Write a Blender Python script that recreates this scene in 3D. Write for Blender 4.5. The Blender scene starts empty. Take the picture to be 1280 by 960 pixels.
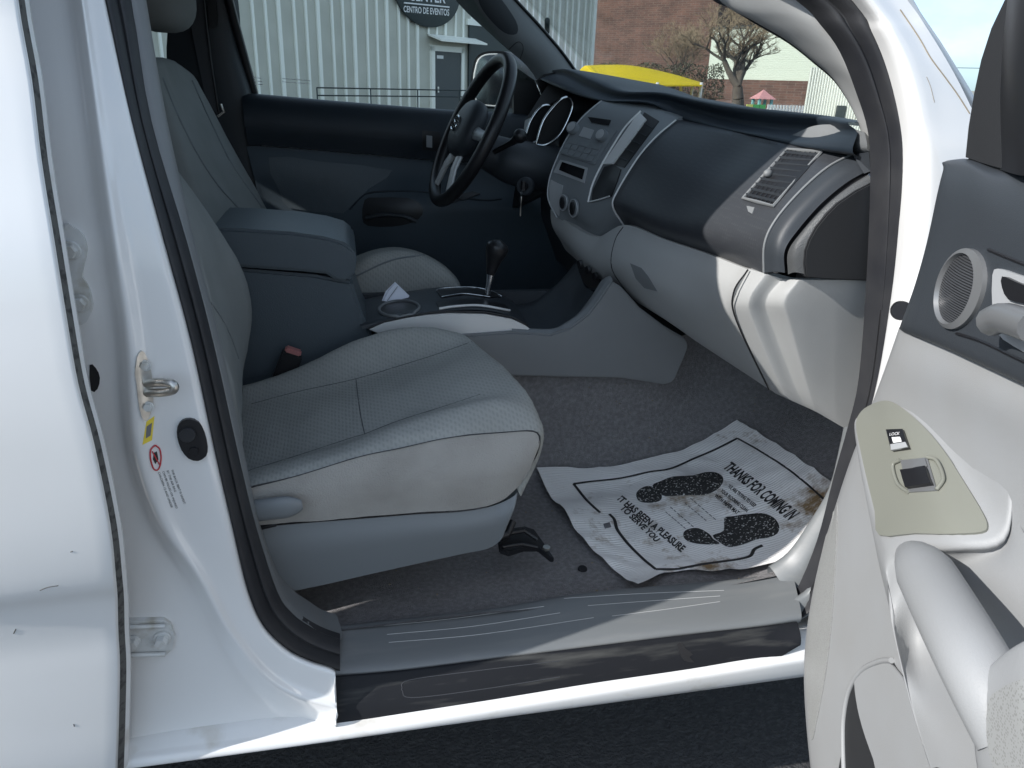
import bpy, bmesh, math, random
from mathutils import Vector as V
from mathutils.bvhtree import BVHTree
random.seed(7)
R_ = math.radians
S = bpy.context.scene
COL = S.collection

# ------------------------------------------------------------------ camera
FPX = 960.0
YAW, PITCH, ROLL = R_(12.5), R_(21.5), R_(2.0)
CAM = V((0.0, -0.95, 1.35))
FW = V((math.sin(YAW)*math.cos(PITCH), math.cos(YAW)*math.cos(PITCH), -math.sin(PITCH)))
_r = V((math.cos(YAW), -math.sin(YAW), 0)); _u = _r.cross(FW)
RT = _r*math.cos(ROLL) + _u*math.sin(ROLL)
UP = -_r*math.sin(ROLL) + _u*math.cos(ROLL)
cd = bpy.data.cameras.new('camera'); cam = bpy.data.objects.new('camera', cd); COL.objects.link(cam)
cd.sensor_width = 36.0; cd.lens = 36.0*FPX/1280.0; cd.clip_start = 0.02; cd.clip_end = 3000
from mathutils import Matrix
m = Matrix((RT, UP, -FW)).transposed().to_4x4(); m.translation = CAM
cam.matrix_world = m
S.camera = cam

# ------------------------------------------------------------------ light
SUN_TO = V((-1.0, -0.23, 0.63)).normalized()       # direction towards the sun
w = bpy.data.worlds.new('World'); S.world = w; w.use_nodes = True
nt = w.node_tree; nt.nodes.clear()
wo = nt.nodes.new('ShaderNodeOutputWorld'); bg = nt.nodes.new('ShaderNodeBackground'); bg.inputs[1].default_value = 0.15
sky = nt.nodes.new('ShaderNodeTexSky'); sky.sky_type = 'NISHITA'; sky.sun_disc = False
sky.air_density = 1.0; sky.dust_density = .25; sky.ozone_density = 1.6; sky.sun_elevation = math.asin(SUN_TO.z); sky.sun_rotation = math.atan2(SUN_TO.x, SUN_TO.y)
tcw = nt.nodes.new('ShaderNodeTexCoord'); mp = nt.nodes.new('ShaderNodeMapping'); mp.inputs['Scale'].default_value = (1.2, 1.2, 3.0)
cl = nt.nodes.new('ShaderNodeTexNoise'); cl.inputs['Scale'].default_value = 2.6; cl.inputs['Detail'].default_value = 7; cl.inputs['Roughness'].default_value = .58
rp = nt.nodes.new('ShaderNodeValToRGB'); rp.color_ramp.elements[0].position = .47; rp.color_ramp.elements[1].position = .72
mx = nt.nodes.new('ShaderNodeMixRGB'); mx.inputs[2].default_value = (4.6, 4.8, 5.1, 1)
nt.links.new(tcw.outputs['Generated'], mp.inputs[0]); nt.links.new(mp.outputs[0], cl.inputs[0]); nt.links.new(cl.outputs[0], rp.inputs[0])
nt.links.new(rp.outputs[0], mx.inputs[0]); sx = nt.nodes.new('ShaderNodeSeparateXYZ'); nt.links.new(tcw.outputs['Generated'], sx.inputs[0])
hr_ = nt.nodes.new('ShaderNodeValToRGB'); hr_.color_ramp.elements[0].position = .0; hr_.color_ramp.elements[1].position = .36; hr_.color_ramp.elements[0].color = (.17, .31, .62, 1); hr_.color_ramp.elements[1].color = (1, 1, 1, 1)
nt.links.new(sx.outputs['Z'], hr_.inputs[0]); mh = nt.nodes.new('ShaderNodeMixRGB'); mh.blend_type = 'MULTIPLY'; mh.inputs[0].default_value = 1.0
gain = nt.nodes.new('ShaderNodeMixRGB'); gain.blend_type = 'MULTIPLY'; gain.inputs[0].default_value = 1.0; gain.inputs[2].default_value = (1.55, 1.30, 1.05, 1)
nt.links.new(sky.outputs[0], mh.inputs[1]); nt.links.new(hr_.outputs[0], mh.inputs[2]); nt.links.new(mh.outputs[0], gain.inputs[1]); nt.links.new(gain.outputs[0], mx.inputs[1])
nt.links.new(mx.outputs[0], bg.inputs[0]); nt.links.new(bg.outputs[0], wo.inputs[0])
sl = bpy.data.lights.new('sun', 'SUN'); sl.energy = 3.4; sl.angle = R_(.53); sl.color = (1, .97, .93)
so = bpy.data.objects.new('sun', sl); COL.objects.link(so); so.rotation_euler = SUN_TO.to_track_quat('Z', 'Y').to_euler(); so.location = (0, 0, 20)
S.view_settings.view_transform = 'Standard'; S.view_settings.look = 'None'; S.view_settings.gamma = 1
S.view_settings.use_curve_mapping = False
S.view_settings.exposure = 0.78
try: S.cycles.max_bounces = 10; S.cycles.transparent_max_bounces = 16
except Exception: pass

# ------------------------------------------------------------------ pixel -> world helpers (photo pixels, 1280x960)
def ray(u, v): return FW*FPX + RT*(u-640) - UP*(v-480)
def P(u, v, a, val):
    d = ray(u, v); i = 'XYZ'.index(a); return CAM + d*((val-CAM[i])/d[i])
def Y(u, v, y): return P(u, v, 'Y', y)
def Z(u, v, z): return P(u, v, 'Z', z)
def PL(u, v, o, n):
    d = ray(u, v); return CAM + d*((o-CAM).dot(n)/d.dot(n))
def Pd(u, v, dep): return CAM + ray(u, v)/FPX*dep
DPH = R_(70); DH = V((.80, 0, 0)); DD = V((-math.cos(DPH), -math.sin(DPH), 0)); DN = V((-math.sin(DPH), math.cos(DPH), 0))
def D(u, v, off=0.0): return PL(u, v, DH + DN*(.08+off), DN)

# ------------------------------------------------------------------ materials
def mat(name, col, rough=.5, metal=0, bump=None, var=None, coat=0, spec=.5, two=None):
    m = bpy.data.materials.new(name); m.use_nodes = True; n = m.node_tree; b = n.nodes['Principled BSDF']
    b.inputs['Base Color'].default_value = (*col, 1); b.inputs['Roughness'].default_value = rough; b.inputs['Metallic'].default_value = metal
    b.inputs['Coat Weight'].default_value = coat; b.inputs['Coat Roughness'].default_value = .05; b.inputs['Specular IOR Level'].default_value = spec
    tc = n.nodes.new('ShaderNodeTexCoord')
    if var:   # (scale, amount, second colour)
        t = n.nodes.new('ShaderNodeTexNoise'); t.inputs['Scale'].default_value = var[0]; t.inputs['Detail'].default_value = 6
        if len(var) > 5:
            mp_ = n.nodes.new('ShaderNodeMapping'); mp_.inputs['Scale'].default_value = var[5]; mp_.inputs['Rotation'].default_value = (0, 0, .12); n.links.new(tc.outputs['Object'], mp_.inputs[0]); n.links.new(mp_.outputs[0], t.inputs[0])
        else: n.links.new(tc.outputs['Object'], t.inputs[0])
        r = n.nodes.new('ShaderNodeValToRGB'); r.color_ramp.elements[0].position = var[3] if len(var) > 3 else .35; r.color_ramp.elements[1].position = var[4] if len(var) > 4 else .7
        n.links.new(t.outputs[0], r.inputs[0])
        x = n.nodes.new('ShaderNodeMixRGB'); x.inputs[1].default_value = (*col, 1); x.inputs[2].default_value = (*var[2], 1)
        q = n.nodes.new('ShaderNodeMath'); q.operation = 'MULTIPLY'; q.inputs[1].default_value = var[1]
        n.links.new(r.outputs[0], q.inputs[0]); n.links.new(q.outputs[0], x.inputs[0]); n.links.new(x.outputs[0], b.inputs['Base Color'])
        m['mix'] = x.name
    if bump:  # (kind, scale, strength, distance)
        k = bump[0]
        if k == 'noise':
            t = n.nodes.new('ShaderNodeTexNoise'); t.inputs['Scale'].default_value = bump[1]; t.inputs['Detail'].default_value = 4; o = t.outputs[0]; n.links.new(tc.outputs['Object'], t.inputs[0])
        elif k == 'voronoi':
            t = n.nodes.new('ShaderNodeTexVoronoi'); t.inputs['Scale'].default_value = bump[1]; o = t.outputs['Distance']; n.links.new(tc.outputs['Object'], t.inputs[0])
        elif k == 'wave':
            t = n.nodes.new('ShaderNodeTexWave'); t.inputs['Scale'].default_value = bump[1]; t.inputs['Distortion'].default_value = bump[4] if len(bump) > 4 else 0
            t.bands_direction = bump[5] if len(bump) > 5 else 'X'; o = t.outputs[0]; n.links.new(tc.outputs['Object'], t.inputs[0])
        elif k == 'weave':
            a_ = n.nodes.new('ShaderNodeTexWave'); a_.inputs['Scale'].default_value = bump[1]; a_.inputs['Distortion'].default_value = 2.2; a_.inputs['Detail Scale'].default_value = 3; a_.bands_direction = 'DIAGONAL'
            c_ = n.nodes.new('ShaderNodeTexWave'); c_.inputs['Scale'].default_value = bump[1]*1.3; c_.bands_direction = 'X'; c_.inputs['Distortion'].default_value = 1.2
            g_ = n.nodes.new('ShaderNodeTexNoise'); g_.inputs['Scale'].default_value = 700
            n.links.new(tc.outputs['Object'], a_.inputs[0]); n.links.new(tc.outputs['Object'], c_.inputs[0]); n.links.new(tc.outputs['Object'], g_.inputs[0])
            q = n.nodes.new('ShaderNodeMath'); q.operation = 'MULTIPLY'; n.links.new(a_.outputs[0], q.inputs[0]); n.links.new(c_.outputs[0], q.inputs[1])
            q2 = n.nodes.new('ShaderNodeMath'); q2.operation = 'MULTIPLY_ADD'; q2.inputs[1].default_value = .5; n.links.new(g_.outputs[0], q2.inputs[0]); n.links.new(q.outputs[0], q2.inputs[2]); o = q2.outputs[0]
            if var:
                x2 = n.nodes.new('ShaderNodeMixRGB'); x2.blend_type = 'MULTIPLY'; x2.inputs[2].default_value = (.84, .845, .85, 1)
                n.links.new(q.outputs[0], x2.inputs[0]); n.links.new(x.outputs[0], x2.inputs[1]); n.links.new(x2.outputs[0], b.inputs['Base Color'])
        bp = n.nodes.new('ShaderNodeBump'); bp.inputs['Strength'].default_value = bump[2]; bp.inputs['Distance'].default_value = bump[3]
        n.links.new(o, bp.inputs['Height']); n.links.new(bp.outputs[0], b.inputs['Normal'])
    return m
def glass(name, tint=(.9, .95, .93), refl=.06):
    m = bpy.data.materials.new(name); m.use_nodes = True; n = m.node_tree; n.nodes.clear()
    o = n.nodes.new('ShaderNodeOutputMaterial'); t = n.nodes.new('ShaderNodeBsdfTransparent'); t.inputs[0].default_value = (*tint, 1)
    g = n.nodes.new('ShaderNodeBsdfGlossy'); g.inputs['Roughness'].default_value = .02
    f = n.nodes.new('ShaderNodeFresnel'); f.inputs[0].default_value = 1.45
    q = n.nodes.new('ShaderNodeMath'); q.operation = 'MULTIPLY'; q.inputs[1].default_value = refl/.04*.5
    x = n.nodes.new('ShaderNodeMixShader'); n.links.new(f.outputs[0], q.inputs[0]); n.links.new(q.outputs[0], x.inputs[0]); n.links.new(t.outputs[0], x.inputs[1]); n.links.new(g.outputs[0], x.inputs[2]); n.links.new(x.outputs[0], o.inputs[0])
    return m
M = dict(
 paint=mat('white_paint', (.79, .79, .785), .28, coat=1.0, var=(3.5, .5, (.72, .715, .69)), bump=('noise', 35, .04, .002)),
 dirty=mat('white_paint_dusty', (.74, .74, .73), .4, coat=.4, var=(14, .8, (.42, .37, .28), .56, .8)),
 seam=mat('chipped_seam', (.10, .10, .095), .8, var=(90, .8, (.03, .03, .03), .50, .62), bump=('noise', 90, .6, .004)),
 rubber=mat('rubber', (.018, .019, .023), .55, bump=('noise', 300, .15, .001), var=(14, .6, (.04, .04, .042))),
 rubber2=mat('rubber_lip', (.045, .048, .055), .6),
 dark=mat('dark_slate_plastic', (.032, .038, .045), .5, bump=('voronoi', 900, .25, .0006), var=(5, .4, (.037, .041, .048))),
 darkdot=mat('dotted_dark_plastic', (.050, .052, .058), .45, bump=('voronoi', 240, .6, .0015)),
 dash=mat('blue_cast_dash_pad', (.013, .021, .031), .5, bump=('voronoi', 700, .35, .0008), var=(6, .4, (.022, .028, .036))),  # grey plastic; the blue cast of the shade is put into its colour
 black=mat('black_plastic', (.012, .012, .014), .38),
 blackm=mat('matte_black', (.013, .014, .016), .75, bump=('noise', 500, .2, .0006)),
 grey=mat('light_grey_plastic', (.40, .405, .40), .48, bump=('voronoi', 800, .25, .0005), var=(7, .5, (.35, .352, .345))),
 mid=mat('mid_grey_plastic', (.18, .19, .195), .5, bump=('voronoi', 700, .3, .0006), var=(6, .5, (.21, .215, .22))),
 sill=mat('sill_grey_plastic', (.16, .17, .175), .42, bump=('noise', 400, .15, .0005), var=(40, .5, (.24, .242, .235), .48, .78, (.14, 1, 1))),
 sillblk=mat('sill_black_plastic', (.011, .012, .015), .58, spec=.25, bump=('noise', 60, .25, .0015), var=(55, .9, (.085, .085, .08), .52, .78, (.12, 1, 1))),
 doorg=mat('door_grey_plastic', (.275, .282, .288), .55, bump=('voronoi', 900, .3, .0004), var=(9, .5, (.25, .25, .245))),
 olive=mat('switch_panel_plastic', (.19, .193, .165), .42, bump=('noise', 600, .1, .0004)),
 perf=None,
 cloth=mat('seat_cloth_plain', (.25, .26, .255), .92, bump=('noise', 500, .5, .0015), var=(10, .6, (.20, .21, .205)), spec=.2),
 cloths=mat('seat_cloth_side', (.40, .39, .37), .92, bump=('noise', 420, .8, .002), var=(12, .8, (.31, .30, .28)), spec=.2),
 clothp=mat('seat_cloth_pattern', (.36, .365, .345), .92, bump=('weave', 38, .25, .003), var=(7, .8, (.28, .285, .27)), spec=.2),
 base=mat('seat_base_plastic', (.18, .195, .205), .42, bump=('noise', 500, .15, .0005)),
 carpet=mat('grey_carpet', (.25, .243, .247), 1.0, bump=('noise', 600, 1.0, .005), var=(110, .7, (.40, .39, .395), .38, .72), spec=.05),
 metal=mat('zinc_metal', (.62, .60, .56), .32, 1.0, var=(70, .6, (.38, .36, .33))),
 pmetal=mat('painted_steel', (.66, .67, .66), .38, .1, coat=.2, var=(45, .8, (.42, .39, .32), .48, .7)),
 chrome=mat('chrome', (.8, .82, .84), .12, 1.0),
 silver=mat('silver_trim', (.68, .68, .67), .38, .2),
 silverd=mat('dull_silver', (.42, .43, .44), .4, .2),
 radio=mat('radio_plastic', (.19, .205, .215), .4),
 display=mat('dark_display', (.01, .01, .012), .1),
 pink=mat('faded_red_button', (.42, .17, .16), .5),
 yellow=mat('yellow_sticker', (.80, .62, .06), .5),
 red=mat('red_print', (.55, .04, .05), .5),
 ringg=mat('speaker_ring', (.20, .205, .21), .35, .4),
 crack=mat('old_sealer', (.30, .25, .18), .7),
 white=mat('white_print', (.78, .78, .78), .5),
 ink=mat('black_print', (.025, .024, .024), .7),
 inkgrey=mat('grey_print', (.16, .16, .17), .7),
 receipt=mat('blue_lit_thermal_paper', (.74, .76, .84), .6),  # white paper; the blue light on it is put into its colour
 tint=glass('privacy_glass', (.05, .055, .055), .06),
 clear=glass('window_glass', (.93, .96, .945), .025),
 doorfar=mat('slate_door_card', (.050, .070, .088), .5, bump=('voronoi', 600, .3, .0008)),
 slate=mat('slate_vinyl', (.075, .095, .110), .42, bump=('voronoi', 500, .4, .0008)),
 dim=mat('dim_grey_plastic', (.075, .078, .08), .5, bump=('voronoi', 500, .5, .001)),
)
def paper_mat():
    m = mat('mat_paper', (.74, .735, .72), .75, spec=.3); n = m.node_tree; b = n.nodes['Principled BSDF']
    tc = n.nodes.new('ShaderNodeTexCoord')
    a = n.nodes.new('ShaderNodeTexNoise'); a.inputs['Scale'].default_value = 9; a.inputs['Detail'].default_value = 10; a.inputs['Roughness'].default_value = .72; n.links.new(tc.outputs['UV'], a.inputs[0])
    msk = None
    for (cx, cy, rad, amt) in ((.78, .93, .26, 1.0), (.40, .50, .26, .6), (.62, .30, .25, .3), (.15, .95, .2, .3), (.95, .35, .25, .6), (.5, .1, .35, .3)):
        d_ = n.nodes.new('ShaderNodeVectorMath'); d_.operation = 'DISTANCE'; d_.inputs[1].default_value = (cx, cy, 0); n.links.new(tc.outputs['UV'], d_.inputs[0])
        r_ = n.nodes.new('ShaderNodeMapRange'); r_.inputs[1].default_value = 0; r_.inputs[2].default_value = rad; r_.inputs[3].default_value = amt; r_.inputs[4].default_value = 0; n.links.new(d_.outputs['Value'], r_.inputs[0])
        if msk is None: msk = r_.outputs[0]
        else:
            q_ = n.nodes.new('ShaderNodeMath'); q_.operation = 'MAXIMUM'; n.links.new(msk, q_.inputs[0]); n.links.new(r_.outputs[0], q_.inputs[1]); msk = q_.outputs[0]
    q0 = n.nodes.new('ShaderNodeMath'); q0.operation = 'MULTIPLY_ADD'; q0.inputs[1].default_value = .34; n.links.new(msk, q0.inputs[0]); n.links.new(a.outputs[0], q0.inputs[2])
    r = n.nodes.new('ShaderNodeValToRGB'); r.color_ramp.elements[0].position = .60; r.color_ramp.elements[1].position = .80; n.links.new(q0.outputs[0], r.inputs[0])
    x = n.nodes.new('ShaderNodeMixRGB'); x.inputs[1].default_value = (.88, .87, .85, 1); x.inputs[2].default_value = (.25, .17, .09, 1)
    n.links.new(r.outputs[0], x.inputs[0]); n.links.new(x.outputs[0], b.inputs['Base Color'])
    wv = n.nodes.new('ShaderNodeTexWave'); wv.inputs['Scale'].default_value = 22; wv.bands_direction = 'X'; n.links.new(tc.outputs['UV'], wv.inputs[0])
    cr = n.nodes.new('ShaderNodeTexNoise'); cr.inputs['Scale'].default_value = 9; cr.inputs['Detail'].default_value = 5; n.links.new(tc.outputs['UV'], cr.inputs[0])
    ad = n.nodes.new('ShaderNodeMath'); ad.operation = 'MULTIPLY_ADD'; ad.inputs[1].default_value = 5.0; n.links.new(cr.outputs[0], ad.inputs[0]); n.links.new(wv.outputs[0], ad.inputs[2])
    bp = n.nodes.new('ShaderNodeBump'); bp.inputs['Strength'].default_value = .28; bp.inputs['Distance'].default_value = .004
    n.links.new(ad.outputs[0], bp.inputs['Height']); n.links.new(bp.outputs[0], b.inputs['Normal'])
    return m
M['paper'] = paper_mat()
def perf_mat():
    m = mat('perforated_grey', (.33, .335, .33), .5); n = m.node_tree; b = n.nodes['Principled BSDF']; tc = n.nodes.new('ShaderNodeTexCoord')
    v = n.nodes.new('ShaderNodeTexVoronoi'); v.inputs['Scale'].default_value = 480; v.inputs['Randomness'].default_value = .6; n.links.new(tc.outputs['Object'], v.inputs[0])
    r = n.nodes.new('ShaderNodeValToRGB'); r.color_ramp.elements[0].position = .30; r.color_ramp.elements[1].position = .42; r.color_ramp.elements[0].color = (.20, .20, .195, 1); r.color_ramp.elements[1].color = (.27, .275, .27, 1)
    n.links.new(v.outputs['Distance'], r.inputs[0]); n.links.new(r.outputs[0], b.inputs['Base Color']); return m
M['perf'] = perf_mat()
def dot_mat():
    m = mat('dotted_dark_plastic', (.05, .052, .058), .42); n = m.node_tree; b = n.nodes['Principled BSDF']; tc = n.nodes.new('ShaderNodeTexCoord')
    v = n.nodes.new('ShaderNodeTexVoronoi'); v.inputs['Scale'].default_value = 150; v.inputs['Randomness'].default_value = .25; n.links.new(tc.outputs['Object'], v.inputs[0])
    r = n.nodes.new('ShaderNodeValToRGB'); r.color_ramp.elements[0].position = .20; r.color_ramp.elements[1].position = .34; r.color_ramp.elements[0].color = (.052, .055, .060, 1); r.color_ramp.elements[1].color = (.040, .043, .049, 1)
    n.links.new(v.outputs['Distance'], r.inputs[0]); n.links.new(r.outputs[0], b.inputs['Base Color']); bp = n.nodes.new('ShaderNodeBump'); bp.inputs['Strength'].default_value = .12; bp.inputs['Distance'].default_value = .001
    bp.invert = True; n.links.new(v.outputs['Distance'], bp.inputs['Height']); n.links.new(bp.outputs[0], b.inputs['Normal']); return m
M['darkdot'] = dot_mat()
def speck_mat():
    m = mat('speckled_ink', (.03, .03, .03), .8); n = m.node_tree; b = n.nodes['Principled BSDF']
    tc = n.nodes.new('ShaderNodeTexCoord'); a = n.nodes.new('ShaderNodeTexNoise'); a.inputs['Scale'].default_value = 210; a.inputs['Detail'].default_value = 2; n.links.new(tc.outputs['Object'], a.inputs[0])
    r = n.nodes.new('ShaderNodeValToRGB'); r.color_ramp.elements[0].position = .60; r.color_ramp.elements[1].position = .66
    r.color_ramp.elements[0].color = (.03, .03, .03, 1); r.color_ramp.elements[1].color = (.6, .6, .58, 1); n.links.new(a.outputs[0], r.inputs[0]); n.links.new(r.outputs[0], b.inputs['Base Color'])
    return m
M['speck'] = speck_mat()

# ------------------------------------------------------------------ object helpers
def root(name, loc, label, cat, group=None):
    o = bpy.data.objects.new(name, None); COL.objects.link(o); o.location = loc; o.empty_display_size = .2
    o['label'] = label; o['category'] = cat
    if group: o['group'] = group
    return o
def wl(o):
    p = V(o.location)
    while o.parent: o = o.parent; p += V(o.location)
    return p
def link(name, verts, faces, mats, parent=None, smooth=True, midx=None, uvs=None, label=None):
    off = wl(parent) if parent else V((0, 0, 0))
    me = bpy.data.meshes.new(name)
    me.from_pydata([tuple(V(p)-off) for p in verts], [], faces)
    if not isinstance(mats, (list, tuple)): mats = [mats]
    for x in mats: me.materials.append(M[x] if isinstance(x, str) else x)
    if midx:
        for f, i in zip(me.polygons, midx): f.material_index = i
    if uvs:
        ul = me.uv_layers.new(name='UVMap')
        for lp in me.loops: ul.data[lp.index].uv = uvs[lp.vertex_index]
    bm = bmesh.new(); bm.from_mesh(me); bmesh.ops.remove_doubles(bm, verts=bm.verts, dist=1e-6) if not uvs else None
    bmesh.ops.recalc_face_normals(bm, faces=bm.faces); bm.to_mesh(me); bm.free()
    if smooth:
        for f in me.polygons: f.use_smooth = True
        if smooth is not True: me.set_sharp_from_angle(angle=R_(smooth))
    o = bpy.data.objects.new(name, me); COL.objects.link(o); o.parent = parent
    if label: o['label'] = label
    return o
def top(o, label, cat, group=None, kind=None):
    if label: o['label'] = label
    if cat: o['category'] = cat
    if group: o['group'] = group
    if kind: o['kind'] = kind
    return o
def cr(p, t):       # Catmull-Rom through list p at parameter t in [0,len-1]
    n = len(p)-1; i = min(int(t), n-1); f = t-i
    a = p[i-1] if i > 0 else p[0]*2-p[1]; b = p[i]; c = p[i+1]; d = p[i+2] if i+2 <= n else p[n]*2-p[n-1]
    return ((2*b) + (c-a)*f + (2*a-5*b+4*c-d)*f*f + (3*b-a-3*c+d)*f**3)*.5
def dense(p, n, closed=False):
    p = [V(q) for q in p]
    if closed:
        k = len(p); e = [p[-1]]+p+[p[0], p[1]]; return [cr(e, 1+i*k/(n*k)) for i in range(n*k)]
    m_ = (len(p)-1)*n; return [cr(p, i/n) for i in range(m_+1)]
def grid(name, rows, mt, parent, n=4, m_=None, th=None, smooth=True, label=None):
    m_ = m_ or n
    R = [dense(r, n) for r in rows]
    C_ = list(zip(*R)); C_ = [dense(list(c), m_) for c in C_]; G = [list(r) for r in zip(*C_)]
    a, b = len(G), len(G[0]); vs = [p for r in G for p in r]
    fs = [(i*b+j, i*b+j+1, (i+1)*b+j+1, (i+1)*b+j) for i in range(a-1) for j in range(b-1)]
    if th:
        th = V(th); k = len(vs); vs = vs+[p+th for p in vs]
        fs += [tuple(k+q for q in reversed(f)) for f in fs]
        bd = [i*b for i in range(a)]; e = lambda x, y: fs.append((x, y, y+k, x+k))
        for j in range(b-1): e(j, j+1); e((a-1)*b+j, (a-1)*b+j+1)
        for i in range(a-1): e(i*b, (i+1)*b); e(i*b+b-1, (i+1)*b+b-1)
    return link(name, vs, fs, mt, parent, smooth if not th else (50 if smooth is True else smooth), label=label)
def bvh(*objs):
    vs, fs = [], []
    for o in objs:
        off = wl(o); k = len(vs); vs += [v.co+off for v in o.data.vertices]; fs += [tuple(k+i for i in f.vertices) for f in o.data.polygons]
    return BVHTree.FromPolygons(vs, fs)
def on(T, u, v, off=.0):
    d = ray(u, v).normalized(); h = T.ray_cast(CAM, d)
    if h[0] is None:
        best = None
        for i in range(60):
            q = T.find_nearest(CAM + d*(.3+i*.05))
            if q[0] is not None and (best is None or q[3] < best[3]): best = q
        h = best
    n = h[1]
    if n.dot(d) > 0: n = -n
    return h[0] + n*off, n
def slab(name, pts, th, mt, parent, smooth=False, bev=0, label=None):
    """closed outline -> solid plate (th = extrusion vector); several outlines allowed"""
    bm = bmesh.new(); th = V(th); off = wl(parent) if parent else V((0, 0, 0))
    outs = pts if isinstance(pts[0], list) else [pts]
    for o_ in outs:
        vs = [bm.verts.new(V(p)-off) for p in o_]; f = bm.faces.new(vs)
        r = bmesh.ops.extrude_face_region(bm, geom=[f]); bmesh.ops.translate(bm, verts=[e for e in r['geom'] if isinstance(e, bmesh.types.BMVert)], vec=th)
    bmesh.ops.triangulate(bm, faces=[f for f in bm.faces if len(f.verts) > 4])
    bmesh.ops.recalc_face_normals(bm, faces=bm.faces)
    me = bpy.data.meshes.new(name)
    if bev:
        ed = [e for e in bm.edges if len(e.link_faces) == 2 and e.calc_face_angle(0) > .5]
        bmesh.ops.bevel(bm, geom=ed, offset=bev, segments=2, affect='EDGES', clamp_overlap=True)
    bm.to_mesh(me); bm.free()
    for mm in (mt if isinstance(mt, (list, tuple)) else [mt]): me.materials.append(M[mm] if isinstance(mm, str) else mm)
    for f in me.polygons: f.use_smooth = True
    me.set_sharp_from_angle(angle=R_(40))
    o = bpy.data.objects.new(name, me); COL.objects.link(o); o.parent = parent
    if label: o['label'] = label
    return o
def tubegeo(pts, r, seg=8, closed=False, flat=None, cap=True):
    """sweep; r number or list; flat=(axis vector, factor) squashes"""
    pts = [V(p) for p in pts]; n = len(pts); vs = []; fs = []; prev = None
    for i, p in enumerate(pts):
        a = pts[i-1] if (i or closed) else p; b = pts[(i+1) % n] if (i < n-1 or closed) else p
        t = (b-a).normalized()
        if prev is None: x = t.orthogonal().normalized()
        else: x = (prev - t*prev.dot(t)).normalized()
        prev = x; y = t.cross(x); rr = r[i] if isinstance(r, (list, tuple)) else r
        for k in range(seg):
            q = x*math.cos(2*math.pi*k/seg)*rr + y*math.sin(2*math.pi*k/seg)*rr
            if flat: q = q - flat[0]*q.dot(flat[0])*(1-flat[1])
            vs.append(p+q)
    for i in range(n if closed else n-1):
        for k in range(seg):
            a = i*seg+k; b = i*seg+(k+1) % seg; c = ((i+1) % n)*seg+(k+1) % seg; d = ((i+1) % n)*seg+k; fs.append((a, b, c, d))
    if not closed and cap: fs.append(tuple(reversed(range(seg)))); fs.append(tuple((n-1)*seg+k for k in range(seg)))
    return vs, fs
def tube(name, pts, r, mt, parent, seg=8, closed=False, flat=None, label=None):
    vs, fs = tubegeo(pts, r, seg, closed, flat); return link(name, vs, fs, mt, parent, 50, label=label)
def merge(parts):
    vs, fs, mi = [], [], []
    for i, (v_, f_, *k_) in enumerate(parts):
        k = len(vs); vs += list(v_); fs += [tuple(k+q for q in f) for f in f_]; mi += [k_[0] if k_ else 0]*len(f_)
    return vs, fs, mi
def boxgeo(c, sx, sy, sz, ax=None):
    ax = ax or (V((1, 0, 0)), V((0, 1, 0)), V((0, 0, 1))); c = V(c)
    vs = [c + ax[0]*sx*a/2 + ax[1]*sy*b/2 + ax[2]*sz*d/2 for a in (-1, 1) for b in (-1, 1) for d in (-1, 1)]
    return vs, [(0, 1, 3, 2), (4, 6, 7, 5), (0, 4, 5, 1), (2, 3, 7, 6), (0, 2, 6, 4), (1, 5, 7, 3)]
def frame_of(n, upv=V((0, 0, 1))):
    n = n.normalized(); x = upv.cross(n).normalized(); return x, n.cross(x), n
def discgeo(c, n, rx, ry, h, seg=24, axes=None):
    x, y, n = axes or frame_of(n); vs = []; fs = []
    prof = [(0.0, 0), (1.0, 0), (1.0, h*.7), (.93, h), (0.0, h)]
    for (k, hh) in prof[1:4]:
        vs += [c + x*rx*k*math.cos(6.2832*i/seg) + y*ry*k*math.sin(6.2832*i/seg) + n*hh for i in range(seg)]
    for j in range(2):
        for i in range(seg): fs.append((j*seg+i, j*seg+(i+1) % seg, (j+1)*seg+(i+1) % seg, (j+1)*seg+i))
    fs.append(tuple(2*seg+i for i in range(seg))); fs.append(tuple(reversed(range(seg))))
    return vs, fs
def ball(c, rx, ry, rz, axes=None, seg=20, ring=12, pw=1.0):
    ax = axes or (V((1, 0, 0)), V((0, 1, 0)), V((0, 0, 1))); c = V(c); vs = []; fs = []
    sg = lambda q: math.copysign(abs(q)**pw, q)
    for i in range(ring+1):
        a = math.pi*i/ring
        for j in range(seg):
            b = 2*math.pi*j/seg
            vs.append(c + ax[0]*rx*sg(math.sin(a))*sg(math.cos(b)) + ax[1]*ry*sg(math.sin(a))*sg(math.sin(b)) + ax[2]*rz*sg(math.cos(a)))
    for i in range(ring):
        for j in range(seg): fs.append((i*seg+j, i*seg+(j+1) % seg, (i+1)*seg+(j+1) % seg, (i+1)*seg+j))
    return vs, fs
def lineon(T, px, off=.0005, n=6):
    q = dense([V((a, b, 0)) for a, b in px], n); return [on(T, p.x, p.y, off)[0] for p in q]
def seam(name, T, px, r, mt, parent, n=6, off=.0): return tube(name, lineon(T, px, off, n), r, mt, parent, 6)
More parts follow.
